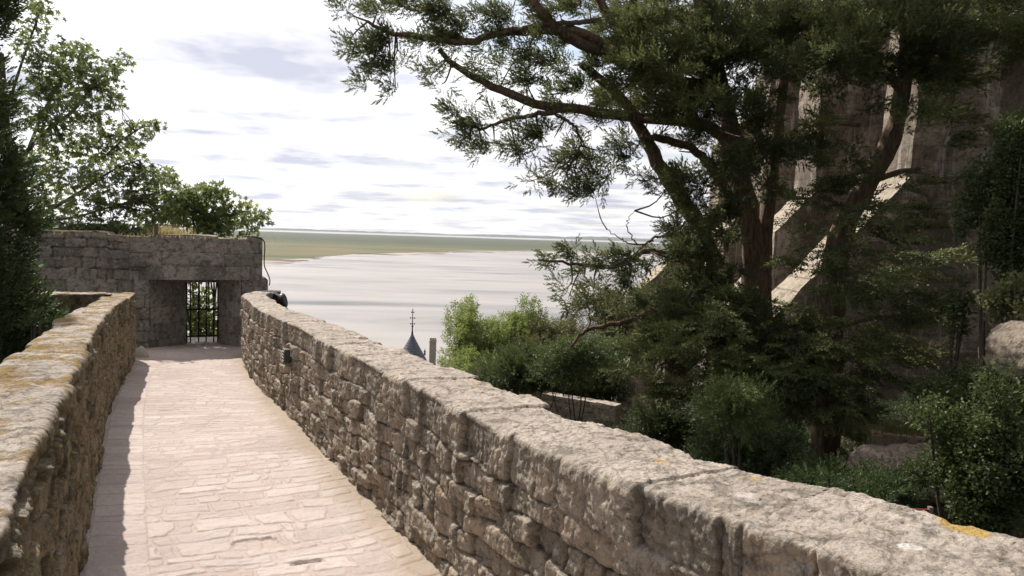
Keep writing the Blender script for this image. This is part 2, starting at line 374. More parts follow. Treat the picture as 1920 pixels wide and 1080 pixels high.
    y = C[:, 1][:, None] - N[:, 1][:, None]*(o-0) + N[:, 1][:, None]*pr[:, 3][None, :]*d
    z = zz + pr[:, 4][None, :]*d
    V3 = np.stack([x, y, z], 2).reshape(-1, 3); Fc = grid_faces(nu, nv)
    if side < 0: Fc = Fc[:, ::-1]
    col = np.stack([r1, np.clip(1-e*1.05, 0, 1)**1.2, r2, np.ones_like(e)], 2).reshape(-1, 4)
    # closed ends: fan of quads folding the profile in half
    ends = []
    for row in (0, nu-1):
        b = row*nv; i0, i1 = 0, nv-1
        while i1-i0 > 1:
            ends.append((b+i0, b+i0+1, b+i1-1, b+i1)); i0 += 1; i1 -= 1
    Fc = np.vstack([Fc, np.array(ends)])
    return mesh_np(name, V3, Fc, mat, parent, True, col, loc=loc)

def zpath(x, y): return -.05*np.maximum(0, np.sqrt((np.asarray(y, float)-3)**2+.3)*.5+(np.asarray(y, float)-3)*.5)

# ------------------------------------------------------------------ path
PL = [(-.55,-1.2),(-.66,.2),(-.78,1.0),(-1.17,1.84),(-2.0,3.42),(-3.22,5.82),(-4.14,7.74),(-5.0,9.7),(-5.64,11.15),(-6.7,11.8),(-7.3,12.5),(-7.6,13.4),(-7.9,14.4),(-8.1,15.0)]
PR = [(2.6,-.4),(1.7,.85),(1.0,1.55),(.5,2.12),(-.6,4.1),(-1.82,6.5),(-2.62,8.15),(-3.4,9.75),(-4.2,11.6),(-4.33,12.3),(-4.4,12.9),(-4.45,13.6),(-4.7,14.6),(-4.9,15.3)]
def build_path():
    A = spline(PL, 4000); B = spline(PR, 4000); Cc = (A+B)/2
    seg = np.r_[0, np.cumsum(np.linalg.norm(np.diff(Cc, axis=0), axis=1))]; s = [0.0]
    while s[-1] < seg[-1]:
        y = np.interp(s[-1], seg, Cc[:, 1]); s.append(s[-1]+min(.03, max(.0055, .0021*abs(y))))
    s = np.array(s[:-1]); L = np.stack([np.interp(s, seg, A[:, i]) for i in (0, 1)], 1); R_ = np.stack([np.interp(s, seg, B[:, i]) for i in (0, 1)], 1)
    w = np.linspace(-.08, 1.08, 300); width = np.linalg.norm(R_-L, axis=1)
    X = L[:, 0][:, None]+(R_-L)[:, 0][:, None]*w; Y = L[:, 1][:, None]+(R_-L)[:, 1][:, None]*w
    U = width[:, None]*w[None, :]; S = np.repeat(s[:, None], len(w), 1)
    rng = np.random.default_rng(5)
    e, r1, r2, tl = courses(U, S, rand_edges(-1, s[-1]+1, .125, .34, rng), .20, 21, wu=.10, wv=.075, r=.014, var=.5, wf=3.9, jw=.008)
    # gutter: long flat slabs beside the left wall
    eg, g1, g2, gt = courses(S, U, [-1, .02, .30, 5], .2, 33, wu=.02, wv=.012, r=.016, var=.3)
    gut = U < .30
    e = np.where(gut, eg, e); r1 = np.where(gut, g1, r1); r2 = np.where(gut, g2, r2); tl = np.where(gut, gt, tl)
    hol = np.zeros_like(X)
    for hx, hy, ha, hb in ((480,1012,.115,.075),(577,1053,.085,.035),(318,766,.10,.022),(700,905,.05,.03)):
        hc = plane(hx, hy, -.03 if hy > 900 else -.2); dirp = np.array([-.46,.89]); qx = (X-hc[0])*dirp[1]-(Y-hc[1])*dirp[0]; qy = (X-hc[0])*dirp[0]+(Y-hc[1])*dirp[1]
        hol = np.maximum(hol, np.clip((1.15-((np.abs(qx)/ha)**4+(np.abs(qy)/hb)**4)+.5*fbm(X*16, Y*16, 3, 3))*2.2, 0, 1))
    n1 = fbm(U*14, S*14, 2.2, 4); n2 = fbm(U*45, S*45, 6.1, 3, .6); n0 = fbm(U*1.1, S*1.1, 4, 3)
    worn = np.clip(.6+.9*fbm(U*1.4+5, S*1.4, 9, 3), .15, 1)
    z = zpath(X, Y) + worn*(.004*e + (r1-.5)*.006*e + tl*.004*e)+np.clip(np.abs(fbm(U*11, S*11, 7, 4))-.05, 0, .3)*.010*e + n1*.0035 + n2*.002 + n0*.012 - hol*.013
    z = z + np.where(gut, .02*(np.clip((.30-U)/.3, 0, 1)), 0)
    wr = width[:, None]-U
    sand = np.clip(1.3-wr/.16+.7*fbm(U*3, S*3, 1, 3), 0, 1)
    z = z + sand*.012; e = np.maximum(e-hol, 0)
    col = np.stack([np.clip(r1*.8+.2*n0+.1, 0, 1), np.clip(1-e, 0, 1), sand, np.ones_like(e)], 2).reshape(-1, 4)
    o = mesh_np('path', np.stack([X, Y, z], 2).reshape(-1, 3), grid_faces(len(s), len(w))[:, ::-1], None, None, True, col)
    t = NT('path setts'); c = t.coords(); a = t.attr()
    n2 = t.noise(9, 6, .65, c); n3 = t.noise(55, 5, .7, c); n4 = t.noise(170, 3, .6, c); nl = t.noise(1.1, 4, .6, c)
    cc = t.mix(a['Red'], (.385,.315,.285), (.54,.465,.425))
    cc = t.mix(t.ramp(n2, [(.35, 0), (.7, .6)]), cc, (.46,.37,.325))
    cc = t.mix(t.math('MULTIPLY', a['Green'], .85), cc, t.mix(n3, (.47,.375,.33), (.39,.31,.27)))
    cc = t.mix(t.math('MULTIPLY', t.ramp(a['Green'], [(.04, 0), (.2, 1), (.45, 1), (.75, 0)]), .38), cc, (.26,.20,.165))
    cc = t.mix(t.math('MULTIPLY', t.ramp(n3, [(.55, 0), (.7, 1)]), .35), cc, (.62,.55,.49))
    cc = t.mix(t.math('MULTIPLY', t.ramp(n3, [(.32, 1), (.42, 0)]), .6), cc, (.27,.21,.18)); cc = t.mix(t.ramp(t.noise(3.3, 6, .7, c, .6), [(.52, 0), (.66, .5)]), cc, (.36,.30,.275))
    cc = t.mix(t.math('MULTIPLY', a['Blue'], .7), cc, t.mix(n3, (.36,.285,.21), (.28,.22,.15)))
    cc = t.mix(t.ramp(nl, [(.35, 0), (.7, .5)]), cc, (.72,.68,.66), 'MULTIPLY')
    nb = t.bump(n4, .25, .004); nb = t.bump(n3, .45, .01, nb)
    t.pbr(cc, .9, nb, spec=.2); o.data.materials.append(t.m)
    tag(o, 'pinkish granite sett path between the two parapet walls', None, None, 'structure')
build_path()

# ------------------------------------------------------------------ parapet walls
RC_IN = [(2.6,-.35),(2.1,.5),(1.6,1.0),(1.27,1.28),(.96,1.6),(.66,1.93),(.4,2.26),(.12,2.72),(-.2,3.35),(-.56,4.05),(-1.19,5.28),(-1.98,6.88),(-3.1,9.06),(-3.85,10.75),(-4.22,11.65),(-4.34,12.3),(-4.42,13.25)]
step = lambda d: min(.016, max(.0045, .0024*d))
right_wall = wall_strip(RC_IN, 1, lambda s: .52-.013*s, lambda x, y: .84-.031*(y-3.5) if y > 2 else .8865+.0*(y-2), 1.15, 2.6, 5,
    [-1.5,-1.2,-1.08,-.97,-.85,-.76,-.64,-.53,-.43,-.31,-.19,1.2], [.3,.2,.16,.24,.14,.22,.15,.2,.14,.2,.2], step, .0075, .030, 'parapet_wall', M['right_stone'], cope_mean=.20, r=.011)
tag(right_wall, 'pale rough rubble parapet curving along the right of the path', 'wall')
LC_IN = [(-.5,-1.2),(-.62,.2),(-.74,.8),(-.86,1.24),(-.97,1.47),(-1.18,1.85),(-1.49,2.45),(-2.03,3.5),(-3.2,5.8),(-4.15,7.75),(-4.95,9.6),(-5.6,11.05),(-5.72,11.26),(-5.95,11.3),(-6.5,11.05),(-7.1,10.8)]
left_wall = wall_strip(LC_IN, -1, .31, lambda x, y: 1.0-.051*(y-3.4) if y > 1.2 else 1.112, 1.25, 2.2, 9,
    [-1.6,-1.2,-1.1,-1.0,-.88,-.78,-.68,-.58,-.47,-.37,-.27,-.16,-.07,1.2], [.14,.12,.15,.1,.14,.12,.1,.15,.12,.1,.13,.12,.2], step, .008, .026, 'parapet_wall', M['left_stone'],
    cope_mean=.34, copeh=.07, rough=.009, r=.012)
tag(left_wall, 'low parapet topped with orange moss and lichen left of the path', 'wall')

# ------------------------------------------------------------------ gate wall
G0 = np.array([-4.53, 13.5]); GE = np.array([-.92, -.39]); GE /= np.linalg.norm(GE); GN = np.array([GE[1], -GE[0]]); GN = GN if GN[1] > 0 else -GN
def gp(t, d, z): p = G0+GE*t+GN*d; return np.array([p[0], p[1], z])
def panel(mb_attr, origin, ud, vd, nrm, W, H, rows, means, seed, st=.016, rel=.02, rough=.008):
    """displaced block-work panel, returned as arrays"""
    nu = max(3, int(W/st)); nv = max(3, int(H/st)); u = np.linspace(0, W, nu); v = np.linspace(0, H, nv); U, Vv = np.meshgrid(u, v, indexing='ij')
    e, r1, r2, tl = courses(U, Vv, rows, means, seed, r=.02, wu=.02, wv=.015)
    d = -rel*(1-e)+(r1-.5)*rel*.9+tl*rel*.6+rough*fbm(U*9, Vv*9, seed, 4)+rough*.5*fbm(U*36, Vv*36, seed, 3)+.012*fbm(U*2, Vv*2, seed, 2)
    P = np.array(origin)[None, None]+U[..., None]*np.array(ud)+Vv[..., None]*np.array(vd)+d[..., None]*np.array(nrm)
    col = np.stack([r1, np.clip(1-e, 0, 1), r2, np.ones_like(e)], 2).reshape(-1, 4)
    Fc = grid_faces(nu, nv)
    if np.dot(np.cross(ud, vd), nrm) < 0: Fc = Fc[:, ::-1]
    return P.reshape(-1, 3), Fc, col
def join_panels(name, ps, mat, parent=None, loc=None):
    V = []; Fc = []; Cc = []; n = 0
    for p, f, c in ps: V.append(p); Fc.append(f+n); Cc.append(c); n += len(p)
    return mesh_np(name, np.concatenate(V), np.concatenate(Fc), mat, parent, True, np.concatenate(Cc), loc=loc)
def gate():
    root = empty('gate_wall', gp(1.1, .4, -.5)); L0 = np.array(root.location)
    tag(root, 'dark weathered stone wall across the path end with a barred opening', 'wall')
    ge = np.array([*GE, 0]); gn = np.array([*GN, 0]); up = np.array([0, 0, 1.0]); zl, zt, zb = .70, 1.45, -1.0
    th = 1.05; LEN = 7.0; r1 = [-1,-.0,.22,.5,.75,5]
    big = [.3,.42,.55,.8,.5]
    ps = []
    top = lambda t: 0
    ps.append(panel(None, gp(0, 0, zl), ge, up, -gn, 2.15, zt-zl, [-1,.24,.47,.66,3], [.55,.6,.5,.45], 41, rel=.014))           # above the lintel line, dressed
    ps.append(panel(None, gp(2.15, 0, zl), ge, up, -gn, LEN-2.15, zt-zl, [-1,.17,.34,.5,.64,3], [.3,.26,.33,.3,.4], 42, rel=.03))
    ps.append(panel(None, gp(-.10, 0, zb), ge, up, -gn, .45, zl-zb, [-1,.3,.62,.95,1.2,1.45,3], .4, 43, rel=.014))             # right pier
    ps.append(panel(None, gp(1.85, 0, zb), ge, up, -gn, LEN-1.85, zl-zb, [-1,.2,.42,.6,.8,1.0,1.2,1.42,3], [.3]*8, 44, rel=.03))
    # splayed jambs
    a, b = gp(.35, 0, zb), gp(.72, .62, zb); d = b-a; w = np.linalg.norm(d); d /= w; nn = np.cross(d, up)
    if np.dot(nn, gp(1.1, 0, zb)-a) < 0: nn = -nn
    ps.append(panel(None, a, d, up, nn, w, zl-zb, [-1,.4,.7,1.0,1.3,3], .4, 45, rel=.012))
    a, b = gp(1.85, 0, zb), gp(1.27, .62, zb); d = b-a; w = np.linalg.norm(d); d /= w; nn = np.cross(d, up)
    if np.dot(nn, gp(1.1, 0, zb)-a) < 0: nn = -nn
    ps.append(panel(None, a, d, up, nn, w, zl-zb, [-1,.35,.62,.9,1.2,1.4,3], .4, 46, rel=.012))
    for t0, sg in ((.72, -1), (1.27, 1)):                                                                                      # straight reveals behind the bars
        ps.append(panel(None, gp(t0, .62, zb), gn, up, -ge*sg, th-.62, zl-zb, [-1,.4,.8,1.2,3], .4, 47, rel=.008))
    ps.append(panel(None, gp(.35, 0, zl), ge, gn, -up, 1.5, th, [-1,5], .5, 48, rel=.006))                                     # soffit
    ps.append(panel(None, gp(0, 0, zt), ge, gn, up, LEN, th, [-1,.35,.7,5], .4, 49, rel=.03, st=.022))                          # top
    ps.append(panel(None, gp(0, 0, zl-.02), gn, up, -ge, th, zt-zl+.02, [-1,.25,.5,5], .5, 50, rel=.02))                        # right end, upper
    ps.append(panel(None, gp(-.10, 0, -3), gn, up, -ge, th, 3+zl, [-1,.3,.6,.9,1.2,1.5,1.8,2.1,2.4,2.7,3,5], .5, 51, rel=.02)) # right end, lower
    ps.append(panel(None, gp(-.10, 0, zl-.015), ge, gn, up, .14, th, [-1,5], .5, 52, rel=.01))                                  # the little ledge
    ps.append(panel(None, gp(0, th, zl), ge, up, gn, LEN, zt-zl, [-1,.3,.6,5], .5, 53, st=.04))
    ps.append(panel(None, gp(-.1, th, -3), ge, up, gn, .82, 3+zl, [-1,.3,.6,.9,1.2,1.5,2,5], .5, 54, st=.04))
    ps.append(panel(None, gp(1.27, th, -3), ge, up, gn, LEN-1.27, 3+zl, [-1,.3,.6,.9,1.2,1.5,2,5], .5, 55, st=.04))
    ps.append(panel(None, gp(LEN, 0, -3), gn, up, ge, th, 3+zt, [-1,.3,.6,.9,1.2,1.5,2,5], .5, 56, st=.04))
    for p_, f_, c_ in ps:
        tt = (p_[:, 0]-G0[0])*GE[0]+(p_[:, 1]-G0[1])*GE[1]; k = np.clip((p_[:, 2]-zl)/(zt-zl), 0, 1.2)
        p_[:, 2] += k*(.035*fbm(tt*1.1, tt*0, 61, 4)+.02*np.sign(fbm(tt*1.9, tt*0+3, 62, 1)))
    join_panels('masonry', ps, M['gate_stone'], root, L0).location = (0, 0, 0)
    # lintel over the bars
    lp = [panel(None, gp(.22, -.022, zl-.005), ge, up, -gn, 1.78, .235, [-1,5], .62, 58, rel=.012), panel(None, gp(.22, -.022, zl-.005), ge, gn, -up, 1.78, .06, [-1,5], .62, 59, rel=.004), panel(None, gp(.22, -.022, zl+.23), ge, gn, up, 1.78, .05, [-1,5], .62, 60, rel=.004)]
    join_panels('lintel_course', lp, M['gate_stone'], root, L0).location = (0, 0, 0)
    m = MB(); R3 = np.stack([ge, gn, up], 1)
    m.box(gp(.995, .78, .655), (.78, .30, .10), R3); m.build('lintel', M['gate_stone'], root, loc=L0, bevel=.012).location = (0, 0, 0)
    # jutting bracket stone
    m = MB(); m.box(gp(2.02, -.055, .97), (.26, .16, .11), R3); m.box(gp(2.04, -.035, .885), (.2, .1, .07), R3)
    m.build('bracket_stone', M['gate_stone'], root, loc=L0, bevel=.02).location = (0, 0, 0)
    # the iron gate
    m = MB(); zb2, zt2 = -.52, .60
    for t_ in (.728, 1.262): m.tube([gp(t_, .72, zb2), gp(t_, .72, zt2)], .014, 6)
    g = m.build('gate', M['iron'], root, loc=L0); g.location = (0, 0, 0)
    for t_ in (.80, .93, 1.06, 1.20):
        m = MB(); m.tube([gp(t_, .72, zb2), gp(t_, .72, zt2)], .013, 8); m.build('bar', M['iron'], g, loc=L0).location = (0, 0, 0)
    for z in (.10, -.40):
        m = MB(); m.box(gp(.995, .72, z), (.54, .012, .035), R3); m.build('crossbar', M['iron'], g, loc=L0).location = (0, 0, 0)
gate()
# cable down the wall corner
pts = [gp(.32,-.03,1.47), gp(.15,-.03,1.478), gp(.03,-.03,1.45), gp(-.035,-.03,1.36), gp(-.03,-.03,1.1), gp(-.035,-.03,.95), gp(-.09,-.03,.82), gp(-.13,-.03,.70), gp(-.12,-.03,.6)]
m = MB(); m.tube(spline(pts, 40), .011, 6); tag(m.build('cable', M['black'], smooth=True), 'thin black cable hugging the right corner of the gate wall', 'cable')
# wooden stub post on the wall top
p = at(293, 441, 12.9); m = MB(); m.box((p[0], p[1], p[2]+.06), (.07,.06,.26), _rz(.4)); m.box((p[0], p[1], p[2]+.195), (.075,.065,.012), _rz(.4))
tag(m.build('post', M['wood'], bevel=.006), 'short weathered wooden stub standing on top of the gate wall', 'post')
# guard stone at the end of the left wall
q = plane(268, 672, -.43); m = MB(); m.lathe([(.0,-.1),(.12,-.1),(.11,.03),(.07,.12),(.025,.18),(.0,.19)], (q[0]-.05, q[1]+.05, q[2]), 12)
tag(m.build('guard_stone', M['limestone'], smooth=True), 'small pale wedge stone at the foot of the mossy parapet end', 'stone')
# louvred wall light
wl = at(543, 667, 7.2); tdir = np.array([-.45,.89,0]); nrm = np.array([-.89,-.45,0]); R3 = np.stack([tdir, nrm, [0,0,1]], 1)
root = empty('wall_light', wl); tag(root, 'small dark louvred lamp plate fixed to the face of the right parapet', 'lamp')
m = MB(); m.box(nrm*.03, (.12,.06,.14), R3); m.build('housing', M['green_metal'], root, bevel=.008)
for k in range(4):
    m = MB(); m.box(nrm*.063+np.array([0,0,.045-.030*k]), (.095,.01,.01), R3); m.build('louvre', M['pale_metal'], root)
# floodlight behind the right wall
fl = at(527, 563, 12.6); root = empty('floodlight', fl); tag(root, 'dark floodlight with rounded head peeping over the right parapet by the gate', 'floodlight')
A = _rz(.5) @ _rx(math.radians(72)); m = MB()
m.lathe([(.0,-.09),(.07,-.085),(.115,-.05),(.13,.0),(.13,.03),(.0,.03)], (.03,0,-.01), 20, _rx(math.radians(0)) @ np.array([[.25,0,.97],[0,1,0],[-.97,0,.25]])); m.build('head', M['lamp_metal'], root, smooth=False)
m = MB(); m.box((-.075,0,.045), (.13,.16,.11), np.array([[.9,0,.43],[0,1,0],[-.43,0,.9]])); m.tube([(-.1,0,.09),(-.1,0,.125)], .012, 6); m.build('gear_box', M['lamp_metal'], root, bevel=.008)
m = MB(); m.lathe([(.0,0),(.115,0),(.115,.012),(.0,.02)], (.06,0,0), 20, np.array([[.25,0,.97],[0,1,0],[-.97,0,.25]])); m.build('lens', M['lamp_glass'], root)
m = MB(); m.box((-.02,0,-.25), (.03,.2,.4)); m.box((-.05,0,-1.6), (.06,.06,2.5)); m.build('bracket', M['lamp_metal'], root)

# ------------------------------------------------------------------ terrain, bay, meadow, far coast
def zterr(x, y):
    x = np.asarray(x, float); y = np.asarray(y, float)
    z = -1.75-.2*np.maximum(0, y-8)-.5*np.maximum(0, y-58)
    z = z+np.where(x > 5, .5*np.minimum(x-5, 8), 0)*np.clip((24-y)/10, 0, 1)
    z = z-.3*np.maximum(0, -8-x)
    z = z-.6*np.maximum(0, -22-x)
    z = z+.25*fbm(x*.35, y*.35, 1, 4)
    return np.maximum(z, -50)
def build_terrain():
    a = np.linspace(-1, 1, 220); xs = 6+160*np.sign(a)*np.abs(a)**2.4; b = np.linspace(0, 1, 260); ys = -25+260*b**1.7
    X, Y = np.meshgrid(xs, ys, indexing='ij'); Z = zterr(X, Y)
    pit = np.exp(-((X+2)**2/30+(Y-6)**2/60)); Z = np.minimum(Z, -1.2)*1.0+0*pit if False else Z
    t = NT('hillside soil'); c = t.coords(); n = t.noise(1.2, 7, .7, c); n2 = t.noise(12, 5, .7, c)
    col = t.mix(t.ramp(n, [(.4, 0), (.6, 1)]), (.045,.05,.02), (.085,.065,.04)); col = t.mix(.6, col, t.ramp(n2, [(.3,.5),(.7,1.2)]), 'MULTIPLY')
    t.pbr(col, .95, t.bump(n2, .8, .08), spec=.1)
    o = mesh_np('hillside', np.stack([X, Y, Z], 2).reshape(-1, 3), grid_faces(220, 260), t.m); tag(o, 'overgrown slope falling from the path to the bay', None, None, 'structure')
build_terrain()
ZS = -45.0
def build_bay():
    a = np.linspace(-1, 1, 61); g = 60000*np.sign(a)*np.abs(a)**3
    X, Y = np.meshgrid(g, g, indexing='ij')
    t = NT('wet sand and shallow water'); c = t.coords('Object', (.0030, .0085, 1)); n = t.noise(1.0, 5, .55, c, 1.4)
    c2 = t.coords('Object', (.006, .02, 1)); n2 = t.noise(1.0, 6, .6, c2, .8); c3 = t.coords('Object', (.05, .22, 1)); n3 = t.noise(1, 5, .6, c3)
    col = t.mix(t.ramp(n, [(.34, 0), (.50, .8), (.66, 1)]), (.045,.042,.041), (.275,.245,.222)); col = t.mix(t.ramp(n2, [(.4, 0), (.7, .45)]), col, (.45,.395,.355))  # dark streaks are wet sand tone plus cloud shadow painted in
    ro = t.math('ADD', t.math('MULTIPLY', n, .25), .22)
    t.pbr(col, ro, t.bump(n3, .10, .3), spec=.25)
    o = mesh_np('bay', np.stack([X, Y, 0*X+ZS], 2).reshape(-1, 3), grid_faces(61, 61), t.m); tag(o, 'pale shallow tidal water and wet sand of the bay', None, None, 'structure')
build_bay()
def build_meadow():
    near = [(-700,505),(0,497),(300,492),(490,487),(560,484),(640,478),(740,474),(830,472),(850,469.5),(980,470),(1100,471),(1250,474),(1500,482),(2300,508)]
    n = 240; xs = np.linspace(-700, 2300, n); ys = np.interp(xs, [p[0] for p in near], [p[1] for p in near]) + 1.3*fbm(xs/40., xs*0, 2, 4)
    P = np.array([plane(x, y, ZS+.8) for x, y in zip(xs, ys)])[:, :2]
    hor = lambda x: 441+(x-960)*.0314
    Q = np.array([plane(x, hor(x)+7.5+.0*x+.5*fbm(np.array(x/90.), np.array(0.), 3, 3), ZS+.8) for x in xs])[:, :2]
    f = np.linspace(0, 1, 40)**2
    V = P[:, None]+(Q-P)[:, None]*f[None, :, None]; Z = np.full(V.shape[:2], ZS+.9); Z[:, 0] = ZS-.5
    V = np.concatenate([V, Z[..., None]], 2)
    t = NT('salt meadow'); n1 = t.noise(1, 6, .6, t.coords('Object', (.0005,.0022,1)), 1.0); n2 = t.noise(1, 6, .65, t.coords('Object', (.004,.016,1)))
    col = t.ramp(n1, [(.34, (.105,.115,.065)), (.44, (.085,.105,.05)), (.53, (.185,.15,.09)), (.60, (.09,.105,.055))])
    col = t.mix(t.ramp(n2, [(.35, 0), (.7, .45)]), col, (.16,.14,.09)); sy = t.n('ShaderNodeSeparateXYZ'); t.l(t.coords(), sy.inputs[0])
    zone = t.math('ADD', t.math('DIVIDE', sy.outputs['Y'], 5200.0), t.math('MULTIPLY', t.math('SUBTRACT', n1, .5), .5)); col = t.mix(t.ramp(zone, [(.40, 0), (.62, .8)]), col, (.055,.068,.048)); t.pbr(col, .95, spec=.05)
    o = mesh_np('salt_meadow', V.reshape(-1, 3), grid_faces(n, 40), t.m); tag(o, 'flat green and brown salt meadow across the bay', None, None, 'structure')
    # mud bank along the shore
    Pm = np.array([plane(x, y, ZS+.3) for x, y in zip(xs, ys)])[:, :2]; w = 50+260*np.clip(fbm(xs/130., xs*0+4, 2, 3)+.25, 0, 1); dr = Pm/np.linalg.norm(Pm, axis=1)[:, None]
    fr = np.array([1.03, .5, 0]); Vm = []
    for k, (ff, zz) in enumerate(((-.6, .55), (.5, .5), (1.0, -.2))):
        Vm.append(np.concatenate([Pm-dr*(w*ff)[:, None], np.full((n, 1), ZS+zz)], 1))
    Vm = np.stack(Vm, 1); t = NT('mud'); nn = t.noise(1, 5, .6, t.coords('Object', (.004,.022,1))); nn = t.ramp(nn, [(.40, 0), (.56, 1)])
    t.pbr(t.mix(nn, (.045,.038,.033), (.40,.34,.31)), .9, spec=.08); o = mesh_np('mud_bank', Vm.reshape(-1, 3), grid_faces(n, 3)[:, ::-1], t.m); tag(o, 'grey mud bank along the far shore', None, None, 'structure')
build_meadow()
def build_coast():
    th = np.linspace(math.radians(-60), math.radians(60), 500); D = 15000
    h = 30+42*np.clip(fbm(th*7, th*0, 2, 5)+.35, 0, 1)+10*fbm(th*90, th*0, 5, 3)
    V = []
    for d, z in ((0, 0*h), (150, .75*h), (500, h), (3000, h*.8), (3200, 0*h)):
        V.append(np.stack([np.sin(th)*(D+d), np.cos(th)*(D+d), ZS+z], 1))
    V = np.stack(V, 1); t = NT('far wooded coast'); t.pbr((.05,.065,.06), .95, spec=.05)
    o = mesh_np('far_coast', V.reshape(-1, 3), grid_faces(500, 5), t.m); tag(o, 'low wooded coast on the horizon', None, None, 'structure')
build_coast()

# ------------------------------------------------------------------ foliage
def rot_to(d, rng, roll=None):
    """rotation matrices whose Y axis is d (N,3) with a random roll"""
    d = d/(np.linalg.norm(d, axis=1)[:, None]+1e-9); n = len(d)
    up = np.where(np.abs(d[:, 2:3]) > .93, np.array([[1., 0, 0]]), np.array([[0, 0, 1.]]))
    x = np.cross(d, up); x /= np.linalg.norm(x, axis=1)[:, None]+1e-9; z = np.cross(x, d)
    a = rng.uniform(-math.pi, math.pi, n) if roll is None else rng.normal(0, roll, n); c, s = np.cos(a)[:, None], np.sin(a)[:, None]
    return np.stack([x*c+z*s, d, z*c-x*s], 2)
def spray_tpl(n, L, leaf, wid, ang=40, flat=False, seed=0):
    """a twig set with narrow leaflets, along +Y"""
    rng = np.random.default_rng(seed); V = []; Fc = []
    for i in range(n):
        y = L*(i+.3)/n; az = i*2.4+rng.normal(0, .3) if not flat else (0 if i % 2 else math.pi)+rng.normal(0, .35)
        a = math.radians(ang+rng.normal(0, 9)); l = leaf*(1.1-.5*i/n)*rng.uniform(.8, 1.2)
        d = np.array([math.cos(az)*math.sin(a), math.cos(a), math.sin(az)*math.sin(a)]); sd = np.cross(d, [-math.sin(az), 0, math.cos(az)]) if rng.random() < .5 else np.array([-math.sin(az), 0, math.cos(az)])
        sd = sd/np.linalg.norm(sd)*wid/2; b = np.array([0, y, 0]); k = len(V)
        V += [b, b+d*l*.45+sd, b+d*l, b+d*l*.45-sd]; Fc.append((k, k+1, k+2, k+3))
    return np.array(V), np.array(Fc)
def frond_tpl(L, nb, bl, nl, leaf, wid, seed, flat=False):
    """a branchlet carrying brush-like shoots"""
    rng = np.random.default_rng(seed); V = []; Fc = []; n = 0
    for i in range(nb+1):
        y = L*i/nb; l = bl*(1.15-.5*i/nb)*rng.uniform(.8, 1.2); tv, tf = spray_tpl(nl, l, leaf, wid, 30, False, seed*31+i)
        az = i*2.4+rng.normal(0, .4) if not flat else (i % 2)*math.pi+rng.normal(0, .3); a = math.radians(38+rng.normal(0, 7)) if i < nb else 0
        d = np.array([[math.cos(az)*math.sin(a), math.cos(a), math.sin(az)*math.sin(a)]]); R_ = rot_to(d, rng)[0]
        V.append(tv @ R_.T+np.array([0, y*.75, 0])); Fc.append(tf+n); n += len(tv)
    return np.concatenate(V), np.concatenate(Fc)
def maple_tpl():
    V = []; Fc = []
    for a, l in ((0, 1.0), (50, .85), (-50, .85), (105, .55), (-105, .55)):
        r = math.radians(a); d = np.array([math.sin(r), math.cos(r), 0]); s = np.array([d[1], -d[0], 0]); k = len(V)
        V += [np.zeros(3), d*l*.5+s*.2+[0,0,.03], d*l+[0,0,-.08], d*l*.5-s*.2+[0,0,.03]]; Fc.append((k, k+1, k+2, k+3))
    return np.array(V)*.5, np.array(Fc)
def leaf_tpl(): return np.array([[0,0,0],[.26,.4,.05],[0,1,-.08],[-.26,.4,.05]])*1.0, np.array([[0,1,2,3]])
def ivy_cluster_tpl(n=7, seed=0):
    rng = np.random.default_rng(seed); V = []; Fc = []; lv, lf = leaf_tpl()
    for i in range(n):
        d = rng.normal(0, 1, 3); d[1] = abs(d[1]); R_ = rot_to(d[None], rng)[0]; k = len(V)
        V += list(lv*.55*np.array([1.3,1,1]) @ R_.T + rng.normal(0, .28, 3)); Fc.append((k, k+1, k+2, k+3))
    return np.array(V), np.array(Fc)
TP = {'cyp': frond_tpl(.32, 5, .18, 13, .056, .018, 1), 'cypflat': frond_tpl(.46, 6, .23, 11, .075, .019, 2, True), 'cypbough': frond_tpl(.62, 8, .26, 9, .08, .026, 7, True), 'thuja': spray_tpl(12, .2, .1, .026, 35, True, 3),
      'maple': maple_tpl(), 'leaf': leaf_tpl(), 'cluster': ivy_cluster_tpl(), 'twigleaf': spray_tpl(9, .34, .13, .045, 55, False, 5)}
def scatter(tpl, P, D, S, rng, tone=None, roll=None):
    V0, F0 = TP[tpl]; R_ = rot_to(D, rng, roll); n = len(P)
    V = np.einsum('nij,kj->nki', R_*S[:, None, None], V0)+P[:, None]
    Fc = (F0[None]+(np.arange(n)*len(V0))[:, None, None]).reshape(-1, F0.shape[1])
    tone = rng.random(n) if tone is None else tone
    col = np.zeros((n, len(V0), 4), np.float32); col[..., 0] = np.clip(tone[:, None]+rng.normal(0, .12, (n, len(V0)))*1.0, 0, 1); col[..., 3] = 1
    return V.reshape(-1, 3), Fc, col.reshape(-1, 4)
def foliage(name, parts, mat, parent, loc, tw=None, bark='bark'):
    V = []; Fc = []; Cc = []; n = 0; mi = None; mats = mat
    if tw is not None and tw.n:
        tv = np.concatenate(tw.v); parts = parts+[(tv, np.array(tw.f), np.tile([.5,0,0,1], (len(tv), 1)))]; mi = np.concatenate([np.full(len(f), int(q == len(parts)-1)) for q, (p, f, c) in enumerate(parts)]); mats = [mat, M[bark]]
    for p, f, c in parts: V.append(p); Fc.append(f+n); Cc.append(c); n += len(p)
    o = mesh_np(name, np.concatenate(V), np.concatenate(Fc), mats, parent, False, np.concatenate(Cc), loc=loc, midx=mi)
    o.location = (0, 0, 0) if parent is not None else o.location; return o
